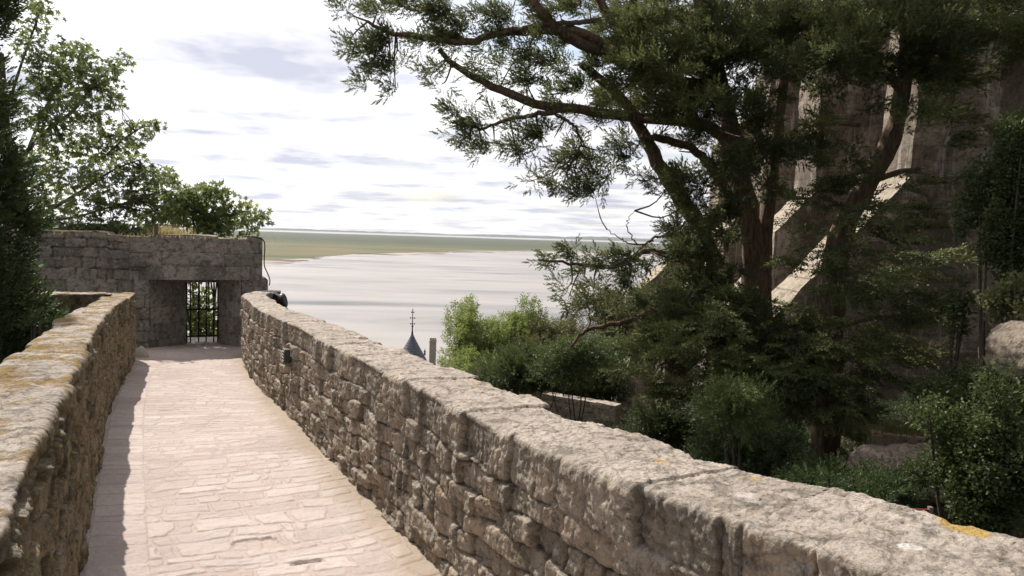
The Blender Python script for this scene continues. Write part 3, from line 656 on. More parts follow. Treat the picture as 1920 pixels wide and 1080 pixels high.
def pad_points(c, r, n, rng, shell=.35):
    d = rng.normal(0, 1, (n, 3)); d /= np.linalg.norm(d, axis=1)[:, None]; q = rng.random(n)**(1/3)*(1-shell)+shell*rng.random(n)**.2
    # uneven outline
    q = q*(1+.35*fbm(d[:, 0]*2.3+c[0], d[:, 1]*2.3+c[1], d[:, 2]*2.3, 3))
    return np.array(c)+d*q[:, None]*np.array(r), d
def px_pad(px, py, rx, ry, Y, depth=None):
    c = at(px, py, Y); k = Y/F; return c, (rx*k, depth if depth else (rx*k+ry*k)*.5, ry*k)

# ---- the big cypress trees on the slope
def limb_pts(L, n=24): return spline([at(x, y, Y) for x, y, Y in L], n)
def cypress_main():
    rng = np.random.default_rng(101); base = at(1405, 830, 14.2); base[2] = zterr(base[0], base[1])-.1
    root = empty('cypress_tree', base); L0 = base
    tag(root, 'huge dark cypress with twin reddish trunks and long limbs reaching left over the bay', 'tree', 'cypress trees on the slope')
    trunks = [([(1408,790,14.2),(1410,640,14.2),(1412,500,14.2),(1400,390,14.2),(1378,280,14.1),(1350,160,14),(1320,40,13.8),(1290,-90,13.6)], .40, .10),
              ([(1432,640,14.4),(1430,500,14.4),(1440,380,14.5),(1456,250,14.6),(1470,120,14.7),(1480,-60,14.8)], .27, .09)]
    m = MB()
    for k, (L, r0, r1) in enumerate(trunks):
        p = limb_pts(L, 40); p[0][2] = min(p[0][2], base[2]-.2); m.tube(p, np.linspace(r0*.66, r1, 40)*(1+.5*np.exp(-np.arange(40)/2.5)), 18, .35, seed=k*7)
    m.build('trunk', M['bark'], root, True, loc=L0).location = (0, 0, 0)
    limbs = [([(1345,500,14.2),(1300,410,14),(1270,365,13.9),(1235,310,13.8),(1205,250,13.7),(1180,205,13.6),(1140,160,13.4),(1090,120,13.2)], .17, .07),
             ([(1395,420,14.2),(1350,340,14.1),(1305,284,13.8),(1255,265,13.5),(1206,254,13.3)], .10, .06),
             ([(1390,300,14.1),(1330,236,13.9),(1250,226,13.6),(1150,214,13.3),(1050,203,13.0),(985,188,12.8),(930,165,12.6),(880,140,12.5),(840,112,12.4),(823,92,12.4)], .12, .035),
             ([(1355,170,14),(1260,150,13.6),(1170,112,13.2),(1094,82,12.9),(1045,55,12.7),(1010,15,12.5),(985,-25,12.4)], .13, .07),
             ([(1170,112,13.2),(1082,60,12.8),(1000,57,12.6),(930,66,12.4),(870,80,12.2),(800,70,12),(730,60,11.9),(690,40,11.8)], .09, .025),
             ([(1300,120,13.8),(1207,100,13.4),(1165,60,13.2),(1135,20,13),(1112,-30,12.9)], .10, .07),
             ([(1330,140,13.9),(1240,95,13.5),(1200,50,13.3),(1182,-20,13.1)], .10, .06),
             ([(1125,38,13),(1070,42,12.7),(1000,48,12.5),(940,62,12.3)], .05, .02),
             ([(1060,206,13),(1010,215,12.8),(960,222,12.7),(905,240,12.5),(870,235,12.4)], .05, .015),
             ([(1020,200,12.9),(1070,232,12.9),(1088,260,12.9),(1086,285,12.9)], .03, .012),
             ([(1390,560,14.1),(1300,500,13.6),(1220,470,13),(1150,500,12.6),(1080,495,12.2),(1010,487,12)], .07, .015),
             ([(1300,440,13.8),(1260,440,13.5),(1220,450,13.2),(1185,480,12.9)], .035, .012),
             ([(1225,452,13.2),(1190,460,13.0),(1165,448,12.9),(1138,430,12.8)], .016, .006),
             ([(1195,460,13.0),(1180,435,12.9),(1176,415,12.9),(1190,395,12.9)], .012, .005),
             ([(1380,620,14),(1290,560,13.5),(1180,600,12.9),(1100,620,12.6),(1070,650,12.4)], .07, .02)]
    for k, (L, r0, r1) in enumerate(limbs):
        p = limb_pts(L, 26); p[1:-1] += rng.normal(0, .012, (24, 3)); m = MB(); m.tube(p, np.linspace(r0, r1, 26), 9, .25, seed=k+20)
        m.build('limb', M['bark'], root, True, loc=L0).location = (0, 0, 0)
    nodes = np.concatenate([limb_pts(L, 30) for L, _, _ in limbs]+[limb_pts(L, 30) for L, _, _ in trunks])
    pads = [(705,25,45,35,11.8),(740,70,55,40,11.9),(700,105,55,14,11.8),(655,100,28,5,11.7),(735,120,34,28,11.9),(720,150,25,18,11.8),(685,158,22,10,11.7),(735,168,18,6,11.8),(648,22,12,24,11.6),
            (790,25,60,38,12),(850,15,70,30,12.2),(800,75,50,28,12),(860,70,60,32,12.3),(930,35,65,38,12.4),(1000,20,60,30,12.5),(905,95,45,22,12.4),(960,75,50,24,12.4),
            (1050,30,60,36,12.7),(1100,15,50,30,12.9),(1140,40,40,40,13.1),(1165,5,55,30,13.2),(820,125,16,18,12.4),(828,158,8,14,12.4),(808,140,12,6,12.4),
            (950,120,45,22,12.6),(1005,105,45,22,12.7),(1055,95,40,22,12.9),(1010,140,50,20,12.8),(1070,135,50,26,13),(1115,115,40,34,13.2),(1100,165,60,28,13.2),(1060,180,45,14,13),(1150,175,55,36,13.4),(930,150,30,14,12.6),(985,160,28,12,12.8),
            (862,215,26,22,12.4),(855,248,24,12,12.4),(880,265,22,22,12.4),(905,235,32,24,12.5),(900,290,16,12,12.4),(935,262,38,24,12.6),(975,285,42,22,12.7),(1010,265,36,16,12.8),(945,232,30,10,12.6),(990,245,30,12,12.8),
            (1040,250,40,22,12.9),(1075,280,42,24,13),(1105,300,36,22,13.1),(1135,285,40,28,13.2),(1170,255,36,30,13.4),(1060,318,36,18,13),(1095,340,36,20,13.1),(1125,330,34,24,13.2),(1075,362,42,12,13),(1110,368,32,12,13.1),(1030,350,24,9,12.9),(995,342,26,6,12.8),(1060,345,30,10,13),(1180,300,26,20,13.4),(1205,335,14,14,13.4),(1215,270,20,14,13.5),
            (1010,203,36,8,12.8),(1060,215,40,10,13),(1120,232,30,10,13.2),
            (1030,490,32,8,12.1),(1075,480,34,18,12.2),(1110,490,44,20,12.4),(1150,500,40,22,12.6),(1090,515,26,14,12.3),(1190,520,40,30,12.9),(1075,560,16,22,12.3),(1095,575,24,24,12.4),(1130,560,40,26,12.6),(1180,575,40,34,12.9),(1225,545,40,40,13.1),(1120,530,20,10,12.4),(1060,545,10,8,12.2)]
    for px, py, rx, ry, n in ((1215,60,75,70,3),(1230,150,70,60,3),(1310,60,80,80,3),(1290,170,70,60,2),(1190,190,45,34,2),(1400,50,85,70,3),(1370,130,60,60,2),(1480,60,80,70,3),(1330,215,50,34,1),(1280,270,22,20,1),
            (1400,285,60,24,2),(1460,280,70,22,2),(1360,320,50,36,2),(1330,370,55,40,2),(1300,440,50,44,2),(1340,450,50,40,1),(1270,480,40,44,2),(1310,520,60,44,2),(1255,560,50,44,2),(1300,330,30,40,1),(1345,250,40,40,1),(1400,220,50,40,2),(1350,400,50,40,2),(1290,600,60,50,2),(1240,610,50,40,2),(1330,560,60,50,2),(1230,470,30,20,1),(1440,240,40,30,1),(1300,260,30,30,1),(1180,120,50,40,2),(1240,210,50,24,2),(1440,100,70,60,2),(1350,60,60,60,2),(1420,190,50,30,1),(1380,360,46,30,1),(1430,330,50,24,1),(1300,560,60,40,2),(1350,620,60,40,2)):
        for k in range(n): pads.append((px+rng.normal(0, 12), py+rng.normal(0, 8), rx, ry, 13.4+rng.uniform(-1.5, 1.2)))
    for px, py, rx, ry, Y in ((1335,200,50,34,12.2),(1350,120,60,50,12),(1250,200,60,40,12.2),(1200,130,50,60,12.1),(1185,60,60,40,12),(1300,340,40,40,12.6),(1390,300,60,26,12.2),(1440,280,60,18,11.9),(1500,300,40,16,11.8),(1400,220,60,30,12.4),(1290,90,70,50,12.2),(1430,60,80,60,12),(1450,160,60,40,12.2),
            (1330,420,36,46,12.4),(1350,500,40,40,12.3),(1300,470,46,40,12.1),(1280,540,50,40,12),(1340,580,60,40,11.9),(1260,600,50,40,11.8),(1430,600,50,26,11.8),(1390,650,60,40,11.6),(1300,660,56,40,11.6),(1230,660,46,40,12.2),(1340,730,60,36,11.4),(1200,480,40,14,11.9)):
        for k in range(2): pads.append((px+rng.normal(0, 10), py+rng.normal(0, 7), rx, ry, Y+rng.uniform(-.5, .5)))
    # the part of the crown above the picture and behind
    for k in range(14): pads.append((rng.uniform(1230, 1500), rng.uniform(-330, -20), 110, 60, rng.uniform(11.5, 16)))
    parts = []; tw = MB()
    ax = at(1400, 250, 14.2)
    for px, py, rx, ry, Y in pads:
        c, r = px_pad(px, py, rx*.92, ry*.92, Y); r = (r[0], min(.9, max(r[1]*1.15, .18)), r[2])
        area = math.pi*r[0]*r[2]; n = int(area*84+9*area**.5)+4
        n = int(n*(1.35 if px < 1130 else 1.1)); sub = c+rng.normal(0, .42, (max(3, int(area*8)), 3))*np.array(r); P, d = pad_points((0,0,0), (.15,.15,.08), n, rng, .1); P = P+sub[rng.integers(0, len(sub), n)]; dd = (P-c)/np.array(r); d = d*.55+dd*.6; out = c-ax; out[2] *= .3; out /= np.linalg.norm(out)+1e-6
        D = d*np.array([.7,.7,.5])+out*.75+np.array([0,0,.22])+rng.normal(0, .4, (n, 3))
        tone = np.clip(rng.uniform(.05, .8)+(.3 if 1130 < px < 1330 and py < 240 else 0)+rng.normal(0, .2, n), 0, 1)  # upper left pads toned brighter, sunlight painted into the leaves
        parts.append(scatter('cyp', P, D, rng.uniform(.55, 1.0, n), rng, tone))
        j = np.argmin(np.linalg.norm(nodes-c, axis=1)); a = nodes[j]; dist = np.linalg.norm(a-c)
        if dist < 1.2 and py > -40:
            for q in range(1):
                e = c+rng.normal(0, .3, 3)*np.array(r); mid = (a+e)/2+rng.normal(0, .1*dist, 3)-[0,0,.06*dist]; tw.tube(spline([a, mid, e], 7), np.linspace(.017, .006, 7), 4, cap=False)
    foliage('crown', parts, M['cypress_leaf'], root, L0, tw)
cypress_main()
def cypress_second():
    rng = np.random.default_rng(202); base = at(1555, 800, 12.6); base[2] = zterr(base[0], base[1])-.1
    root = empty('cypress_tree', base); L0 = base
    tag(root, 'dark cypress with one curved trunk before the abbey buttresses and low drooping boughs', 'tree', 'cypress trees on the slope')
    m = MB(); L = [(1553,760,12.6),(1556,640,12.6),(1562,520,12.6),(1580,430,12.6),(1622,345,12.6),(1662,280,12.6),(1685,210,12.6),(1700,110,12.6),(1708,-40,12.6)]
    p = limb_pts(L, 44); p[0][2] = base[2]-.2; m.tube(p, np.linspace(.235, .10, 44), 16, .3, seed=4); m.build('trunk', M['bark'], root, True, loc=L0).location = (0, 0, 0)
    limbs = [([(1622,345,12.6),(1700,320,12.2),(1760,335,11.8)], .06, .02),
             ([(1690,170,12.6),(1640,110,12),(1580,80,11.6)], .08, .03), ([(1690,150,12.6),(1760,110,12),(1830,90,11.5)], .08, .03),
             ([(1556,640,12.6),(1480,610,12),(1400,640,11.5)], .06, .02), ([(1556,620,12.6),(1620,600,12),(1690,590,11.6)], .05, .02), ([(1553,700,12.6),(1480,720,12),(1420,740,11.6)], .05, .02),
             ([(1610,235,11.9),(1560,232,11.8),(1510,240,11.7),(1490,262,11.7)], .03, .012)]
    for k, (L, r0, r1) in enumerate(limbs):
        p = limb_pts(L, 20); m = MB(); m.tube(p, np.linspace(r0, r1, 20), 8, .2, seed=k+60); m.build('limb', M['bark'], root, True, loc=L0).location = (0, 0, 0)
    pads = []
    for px, py, rx, ry, n in ((1570,60,85,60,3),(1650,50,90,60,3),(1740,50,90,70,3),(1830,40,80,60,3),(1900,70,60,60,2),(1590,120,70,40,2),(1760,130,70,50,2),(1840,120,50,40,1),(1560,180,40,50,1),(1580,260,36,60,1),(1620,130,40,30,1),(1730,190,40,40,1),
            (1570,345,46,26,2),(1600,400,50,24,1),(1660,395,60,14,1),(1640,420,50,16,1),
            (1330,600,60,46,2),(1300,660,60,50,2),(1400,600,60,40,2),(1400,670,70,50,3),(1470,640,60,40,2),(1480,700,70,50,3),(1540,660,70,40,2),(1570,710,60,36,2),(1600,610,70,22,2),(1660,590,60,14,1),(1700,585,40,8,1),(1600,640,60,18,1),(1650,650,60,16,1),(1620,690,60,14,1),(1670,710,30,6,1),(1440,760,60,40,2),(1360,720,60,40,2),(1290,730,50,36,2),(1250,640,46,50,2),(1230,700,30,30,1),(1500,750,60,30,1),(1560,120,60,60,2),(1660,120,60,50,2),(1720,110,60,60,2),(1800,130,60,40,1),(1880,130,50,40,1),(1630,190,26,40,1),(1600,300,40,30,1),(1700,335,50,12,1),(1650,470,50,30,1),(1580,480,40,40,1),(1640,540,60,30,1),(1700,660,50,30,1),(1520,560,40,26,1),(1430,560,40,30,1),(1480,600,60,24,1),(1540,600,70,24,1),(1620,560,60,12,1),(1500,640,70,30,2),(1580,660,70,24,2),(1420,700,70,30,1),(1500,700,70,30,1),(1560,740,70,20,1),(1560,250,60,14,1),(1530,300,46,14,1),(1620,330,40,12,1),(1560,390,60,14,2),(1500,420,30,14,1),(1620,440,60,14,2),(1700,420,50,14,1),(1560,480,46,14,2),(1660,510,60,14,2),(1740,480,40,12,1),(1480,500,40,16,1),(1600,540,60,14,2),(1700,560,60,12,2),(1600,150,40,24,1),(1720,200,40,24,2),(1790,210,50,24,1),(1760,270,30,20,1),(1560,770,50,34,3),(1620,760,50,26,1),(1600,790,40,30,1)):
        for k in range(n): pads.append((px+rng.normal(0, 9), py+rng.normal(0, 6), rx, ry, 11.6+rng.uniform(-1.4, 1.0)))
    for k in range(44): pads.append((rng.uniform(1560, 2250), rng.uniform(-520, -20), 110, 70, rng.uniform(8.5, 14.5)))  # unseen upper crown, extra pads added to shade the bank below
    parts = []; ax = at(1590, 400, 12.6)
    for px, py, rx, ry, Y in pads:
        c, r = px_pad(px, py, rx*.95, ry*.95, Y); r = (r[0], min(.8, max(r[1], .2)), r[2])
        low = py > 330
        if low: r = (r[0], max(r[1], .35), r[2]*.55)
        area = math.pi*r[0]*r[2]; n = int(area*(62 if low else 80))+6; sub = c+rng.normal(0, .42, (max(3, int(area*8)), 3))*np.array(r); P, d = pad_points((0,0,0), (.2,.2,.07 if low else .1), n, rng, .1); P = P+sub[rng.integers(0, len(sub), n)]; dd = (P-c)/np.array(r); d = d*.4+dd*.5
        out = c-ax; out[2] *= .1; out /= np.linalg.norm(out)+1e-6
        D = d*np.array([.6,.6,.2])+out*1.0+np.array([.15,-.45,.02] if low else [0,-.1,.12])+rng.normal(0, .22 if low else .35, (n, 3))
        tone = np.clip(rng.uniform(.15, 1.0)+rng.normal(0, .2, n), 0, 1)
        parts.append(scatter('cypbough' if low else 'cyp', P, D, rng.uniform(.6, 1.1, n), rng, tone, .45 if low else None))
    foliage('crown', parts, M['cypress_leaf'], root, L0)
cypress_second()

# ---- generic bush / tree
def bush(name, label, cat, cx, cy, Y, rx, ry, mat, tpl, size, dens, seed, group=None, stems=5, npads=14, depth=None, bark='bark_grey', upw=.4, base_z=None):
    rng = np.random.default_rng(seed); c, r = px_pad(cx, cy, rx, ry, Y, depth); base = np.array([c[0], c[1], zterr(c[0], c[1])-.05 if base_z is None else base_z])
    root = empty(name, base); tag(root, label, cat, group); parts = []; m = MB()
    cs = []
    for k in range(int(npads*2.4)):
        d = rng.normal(0, 1, 3); d /= np.linalg.norm(d); q = rng.uniform(.25, 1.0)*(1+.45*float(vnoise(np.array(d[0]*1.7+seed), np.array(d[1]*1.7), np.array(d[2]*1.7)))); cs.append((c+d*q*np.array(r), np.array(r)*rng.uniform(.13, .36)))
    for pc, pr in cs:
        area = 4*(pr[0]*pr[1]+pr[0]*pr[2]+pr[1]*pr[2]); n = int(area*dens*.62)+4; P, d = pad_points(pc, pr*1.15, n, rng, .1)
        o = (pc-c)/np.array(r); D = d+o*.5+np.array([0,0,upw])+rng.normal(0, .35, (n, 3)); tone = np.clip(rng.normal(.5, .18)+rng.normal(0, .2, n), 0, 1)
        parts.append(scatter(tpl, P, D, size*rng.uniform(.65, 1.2, n), rng, tone))
    for k in range(min(stems, len(cs))):
        e = cs[k][0]; mid = base*.5+e*.5+rng.normal(0, .12, 3)*np.array(r); m.tube(spline([base+rng.normal(0, .05, 3)*[1,1,0], mid, e], 9), np.linspace(.03, .01, 9)*max(1, r[2]), 6)
    m.build('stems', M[bark], root, True, loc=base).location = (0, 0, 0)
    foliage('crown', parts, M[mat], root, base); return root
bush('bush', 'bright green feathery bush, leftmost beside the stone chimney', 'bush', 878, 640, 29, 40, 70, 'bush_leaf', 'twigleaf', 1.0, 60, 301, 'bushes below the parapet', upw=.9)
bush('bush', 'tall light green bush whose top stands out against the pale bay', 'bush', 975, 635, 31, 52, 72, 'bush_leaf', 'twigleaf', 1.0, 60, 302, 'bushes below the parapet', upw=.9)
bush('bush', 'rounded yellow green bush at the parapet edge right of the chimney', 'bush', 882, 690, 25, 46, 34, 'bush_leaf', 'twigleaf', .8, 90, 303, 'bushes below the parapet', upw=.6)
bush('bush', 'olive brown bush between the light green bush and the cypress', 'bush', 1045, 640, 30, 58, 50, 'olive_leaf', 'twigleaf', .9, 60, 304, 'bushes below the parapet')
bush('bush', 'mid green spreading evergreen bush low behind the middle of the parapet', 'bush', 985, 700, 24, 96, 40, 'ivy_leaf', 'cyp', 1.2, 60, 305, 'bushes below the parapet')
bush('bush', 'dark green bush under the left boughs of the cypress', 'bush', 1085, 680, 22, 84, 55, 'ivy_leaf', 'twigleaf', .8, 70, 306, 'bushes below the parapet')
bush('bush', 'yellow green bush glowing behind the cypress boughs', 'bush', 1150, 590, 30, 60, 70, 'olive_leaf', 'twigleaf', .9, 60, 307, 'bushes below the parapet')
bush('bush', 'fresh green bush filling the gap under the two light green bushes', 'bush', 930, 712, 27, 80, 44, 'bush_leaf', 'twigleaf', .8, 80, 321, 'bushes below the parapet')
bush('bush', 'olive green bush close to the left end of the garden wall', 'bush', 1010, 690, 29, 66, 54, 'olive_leaf', 'twigleaf', .8, 80, 322, 'bushes below the parapet')
bush('bush', 'broad shaded bush standing over the garden wall', 'bush', 1110, 690, 27.5, 84, 52, 'ivy_leaf', 'twigleaf', .9, 80, 323, 'bushes below the parapet')
bush('bush', 'low dark shrub right behind the garden wall', 'bush', 1085, 735, 28.5, 90, 34, 'dark_leaf', 'twigleaf', .8, 90, 324, 'bushes below the parapet', npads=20)
bush('shrub', 'dark shrub half hiding the foot of the farthest lit buttress', 'shrub', 1250, 800, 15, 70, 36, 'dark_leaf', 'cyp', 1.0, 90, 325)
bush('bush', 'leafy green bush joining the two light green bushes', 'bush', 926, 665, 30, 50, 48, 'bush_leaf', 'twigleaf', .9, 75, 326, 'bushes below the parapet', npads=18, upw=.8)
bush('bush', 'tiny green sprig right beside the stone chimney', 'bush', 836, 672, 34, 14, 18, 'bush_leaf', 'twigleaf', .7, 60, 308, 'bushes below the parapet', npads=5)
bush('juniper', 'upright juniper tuft coloured as if sunlit in front of the dark cypress boughs', 'shrub', 1382, 768, 8.4, 58, 34, 'cypress_lit', 'cypflat', .5, 210, 309, upw=.5)
bush('juniper', 'dark spreading juniper behind the nearest parapet stones', 'shrub', 1420, 850, 9.4, 110, 36, 'thuja_leaf', 'cypflat', .6, 150, 310)
bush('juniper', 'low olive juniper in front of the grey boulder', 'shrub', 1590, 918, 7.4, 130, 26, 'thuja_leaf', 'cypflat', .5, 200, 311)
bush('shrub', 'leafy dark shrub filling the lower right corner', 'shrub', 1850, 880, 6.6, 110, 130, 'ivy_leaf', 'cluster', .075, 420, 312, npads=30)
bush('shrub', 'shaded bramble on the bank above the boulder', 'shrub', 1820, 760, 8.6, 90, 80, 'ivy_leaf', 'cluster', .08, 330, 313, npads=26)
bush('shrub', 'sprawling green creeper on the rocks at the right edge', 'shrub', 1905, 775, 7.8, 40, 40, 'ivy_leaf', 'cluster', .10, 220, 314, npads=10)
bush('shrub', 'thin pale stemmed sapling in the dark gap beside the buttress', 'shrub', 1790, 580, 9.6, 34, 60, 'ivy_leaf', 'cluster', .10, 60, 315, npads=8)
bush('ivy', 'bright ivy hanging down the wall at the right edge', 'ivy', 1915, 375, 9.0, 78, 165, 'ivy_leaf', 'cluster', .085, 360, 316, npads=40, depth=.4)
bush('ivy', 'yellowish ivy clump above the pale rock', 'ivy', 1905, 560, 8.6, 42, 60, 'weed', 'cluster', .10, 220, 317, npads=12, depth=.4)

# ---- left: tall dark conifer
def thuja():
    rng = np.random.default_rng(401); base = np.array([-6.85, 8.7, -1.9]); root = empty('conifer', base)
    tag(root, 'tall dense dark green conifer at the left edge behind the mossy parapet', 'tree')
    m = MB(); m.tube([base, base+[0,0,3], base+[.05,0,6.6]], [.2,.15,.04], 10); m.build('trunk', M['bark_grey'], root, True, loc=base).location = (0, 0, 0)
    parts = []; 
    for k in range(170):
        z = rng.uniform(-1.2, 5.0); rr = np.interp(z, [-1.4,-.3,.5,1.2,2.2,4,6.5], [.85,1.1,1.2,1.05,.9,.8,.6]); a = rng.uniform(0, 2*math.pi); q = rng.uniform(.55, 1.0)
        c = np.array([base[0]+.02+math.cos(a)*rr*q, base[1]+math.sin(a)*rr*q, z]); r = np.array([.28,.28,.36])*rng.uniform(.7, 1.3); n = 115
        P, d = pad_points(c, r, n, rng, .4); o = np.array([math.cos(a), math.sin(a), 0]); D = d*.6+o*.7+np.array([0,0,.75])+rng.normal(0, .3, (n, 3))
        parts.append(scatter('thuja', P, D, rng.uniform(.5, .95, n), rng, np.clip(rng.normal(.45, .2)+rng.normal(0, .2, n), 0, 1)))
    foliage('crown', parts, M['thuja_leaf'], root, base)
thuja()

# ---- left: maple tree and fig like bush behind the gate wall
def maple():
    rng = np.random.default_rng(501); base = at(30, 600, 17.0); base[2] = -2.5; root = empty('maple_tree', base)
    tag(root, 'loose leafy maple leaning out above the gate wall', 'tree')
    def limb(L, r0, r1, name='limb', n=20):
        p = spline([at(x, y, Y) for x, y, Y in L], n); m = MB(); m.tube(p, np.linspace(r0, r1, n), 8, .15); m.build(name, M['bark_grey'], root, True, loc=base).location = (0, 0, 0); return p
    nodes = [limb([(25,640,17),(28,480,17),(20,360,17),(10,240,17),(0,100,17)], .16, .08, 'trunk')]
    nodes.append(limb([(22,330,17),(60,272,16.6),(100,235,16.3),(137,208,16),(175,160,15.8),(215,120,15.7)], .055, .015))
    nodes.append(limb([(55,275,16.6),(75,225,16.8),(100,170,17),(120,110,17.2)], .035, .01))
    nodes.append(limb([(24,420,17),(80,400,16.4),(150,360,16),(210,320,15.8),(260,300,15.6)], .05, .012))
    nodes.append(limb([(200,290,15.9),(235,258,15.7),(265,240,15.6),(290,235,15.5)], .02, .008))
    nodes.append(limb([(24,430,17),(90,415,16.3),(150,405,16),(200,390,15.8),(255,375,15.6)], .04, .012))
    nodes.append(limb([(15,200,17),(40,120,16.8),(65,50,16.7),(80,5,16.6)], .035, .01))
    nodes = np.concatenate(nodes)
    pads = [(70,40,20,40),(85,15,12,22),(55,90,30,30),(85,140,36,40),(130,110,45,35),(160,95,22,18),(70,190,40,34),(120,165,46,36),(165,150,40,30),(205,130,26,22),(235,112,10,18),(200,170,34,20),(215,190,18,16),(150,205,50,30),(90,235,40,26),
            (190,240,40,22),(120,270,50,26),(75,300,40,26),(175,280,46,26),(230,275,36,20),(265,240,28,16),(290,232,14,8),(250,262,18,10),(130,330,50,28),(75,355,44,26),(190,325,46,28),(240,315,38,26),(95,395,46,24),(160,385,50,26),(220,370,46,26),(265,350,30,26),(120,425,50,16),(200,415,50,20),(270,395,34,26),(310,330,24,14),(325,345,14,12),(290,360,20,20),(300,385,34,26),(330,400,34,26),(300,420,40,20),(285,330,26,20),(345,375,30,20),(45,410,20,30),(250,430,50,14),(60,440,30,10)]
    parts = []; tw = MB()
    for px, py, rx, ry in pads:
        Y = rng.uniform(15.3, 16.9); c, r = px_pad(px, py, rx, ry, Y); r = (r[0], max(r[1], .35), r[2]); area = math.pi*r[0]*r[2]; n = int(area*350)+10
        P, d = pad_points(c, r, n, rng, .3); D = d*.5+np.array([.3,-.2,-.35])+rng.normal(0, .5, (n, 3))
        # clump the leaves along little twigs
        P = P+.05*np.round(rng.normal(0, 1, (n, 3))); parts.append(scatter('maple', P, D, rng.uniform(.13, .25, n), rng, np.clip(rng.normal(.5, .2)+rng.normal(0, .2, n), 0, 1), .7))
        j = np.argmin(np.linalg.norm(nodes-c, axis=1)); a = nodes[j]
        for q in range(3):
            e = c+rng.normal(0, .55, 3)*np.array(r); mid = (a+e)/2+rng.normal(0, .06, 3); tw.tube(spline([a, mid, e], 7), np.linspace(.014, .004, 7), 4, cap=False)
    foliage('crown', parts, M['maple_leaf'], root, base, tw, 'bark_grey')
maple()
bush('maple_bush', 'low maple bush overhanging the right half of the gate wall', 'bush', 385, 400, 15.8, 88, 48, 'maple_leaf', 'maple', .2, 80, 502, npads=26, upw=-.2, stems=10, depth=.7, base_z=-2)
bush('bush', 'leaves pressing against the iron bars behind the gateway', 'bush', 378, 600, 15.6, 46, 60, 'maple_leaf', 'leaf', .13, 140, 503, npads=14, base_z=-2.2, depth=.5)
bush('bush', 'small dark hedge just behind the top of the gate wall', 'bush', 190, 436, 14.6, 130, 10, 'dark_leaf', 'leaf', .10, 180, 504, npads=26, base_z=-2.2, depth=.3)
bush('creeper', 'small leafy creeper at the foot of the conifer by the parapet', 'plant', 72, 612, 8.2, 22, 34, 'thuja_leaf', 'leaf', .07, 300, 505, npads=8, base_z=-1.8)
def grass_tuft(name, label, c, w, h, n, mat, seed, spread=(1, .4)):
    rng = np.random.default_rng(seed); V = []; Fc = []; col = []
    for i in range(n):
        b = np.array(c)+[rng.normal(0, w*spread[0]), rng.normal(0, w*spread[1]), 0]; l = rng.normal(0, h*.35, 2); hh = h*rng.uniform(.4, 1.1); s = np.array([.004,.002,0]); k = len(V)
        V += [b-s, b+s, b+[l[0]*.4,l[1]*.4,hh*.6]+s*.8, b+[l[0]*.4,l[1]*.4,hh*.6]-s*.8, b+[l[0],l[1],hh]+s*.2, b+[l[0],l[1],hh]-s*.2]; Fc += [(k,k+1,k+2,k+3),(k+3,k+2,k+4,k+5)]; t = rng.random(); col += [(t,0,0,1)]*6
    o = mesh_np(name, np.array(V), np.array(Fc), M[mat], None, False, np.array(col)); tag(o, label, 'grass', None, 'stuff'); return o
g = at(318, 440, 13.3); grass_tuft('grass', 'tuft of dry straw coloured grass on top of the gate wall', (g[0], g[1], 1.43), .16, .2, 260, 'dry_grass', 1)
g = gp(2.2, .4, 1.43); grass_tuft('grass', 'thin dry grass growing along the top of the gate wall', g, 1.1, .06, 150, 'dry_grass', 2, (1, .5))

def undergrowth():
    rng = np.random.default_rng(900); n = 30000; y = rng.uniform(1.5, 26, n); x = rng.uniform(-3, 14, n)
    lim = np.interp(y, [1.5,1.9,2.8,3.8,5.4,8.7,12,26], [2.1,1.7,1.0,.4,-.6,-2.1,-3,-3])+.3
    k = (x > lim) & ~((np.abs(x-5.1) < 1.0) & (np.abs(y-8.7) < 1.6)); x, y = x[k], y[k]; h = np.clip(.25+.5*fbm(x*.8, y*.8, 3, 4), .02, .8)*rng.random(len(x))**.6
    P = np.stack([x, y, zterr(x, y)+h], 1); D = rng.normal(0, .6, (len(x), 3))+[0,0,.6]; g = rng.random(len(x)) < .45; tone = np.clip(.45+.9*fbm(x*.9, y*.9, 8, 3)+rng.normal(0, .15, len(x)), 0, 1)
    o = foliage('undergrowth', [scatter('cluster', P[g], D[g], rng.uniform(.08, .16, g.sum()), rng, tone[g]), scatter('cypflat', P[~g], D[~g], rng.uniform(.35, .7, (~g).sum()), rng, tone[~g])], M['dark_leaf'], None, (0,0,0))
    tag(o, 'dense low undergrowth covering the slope behind the parapet', 'undergrowth', None, 'stuff')
undergrowth()
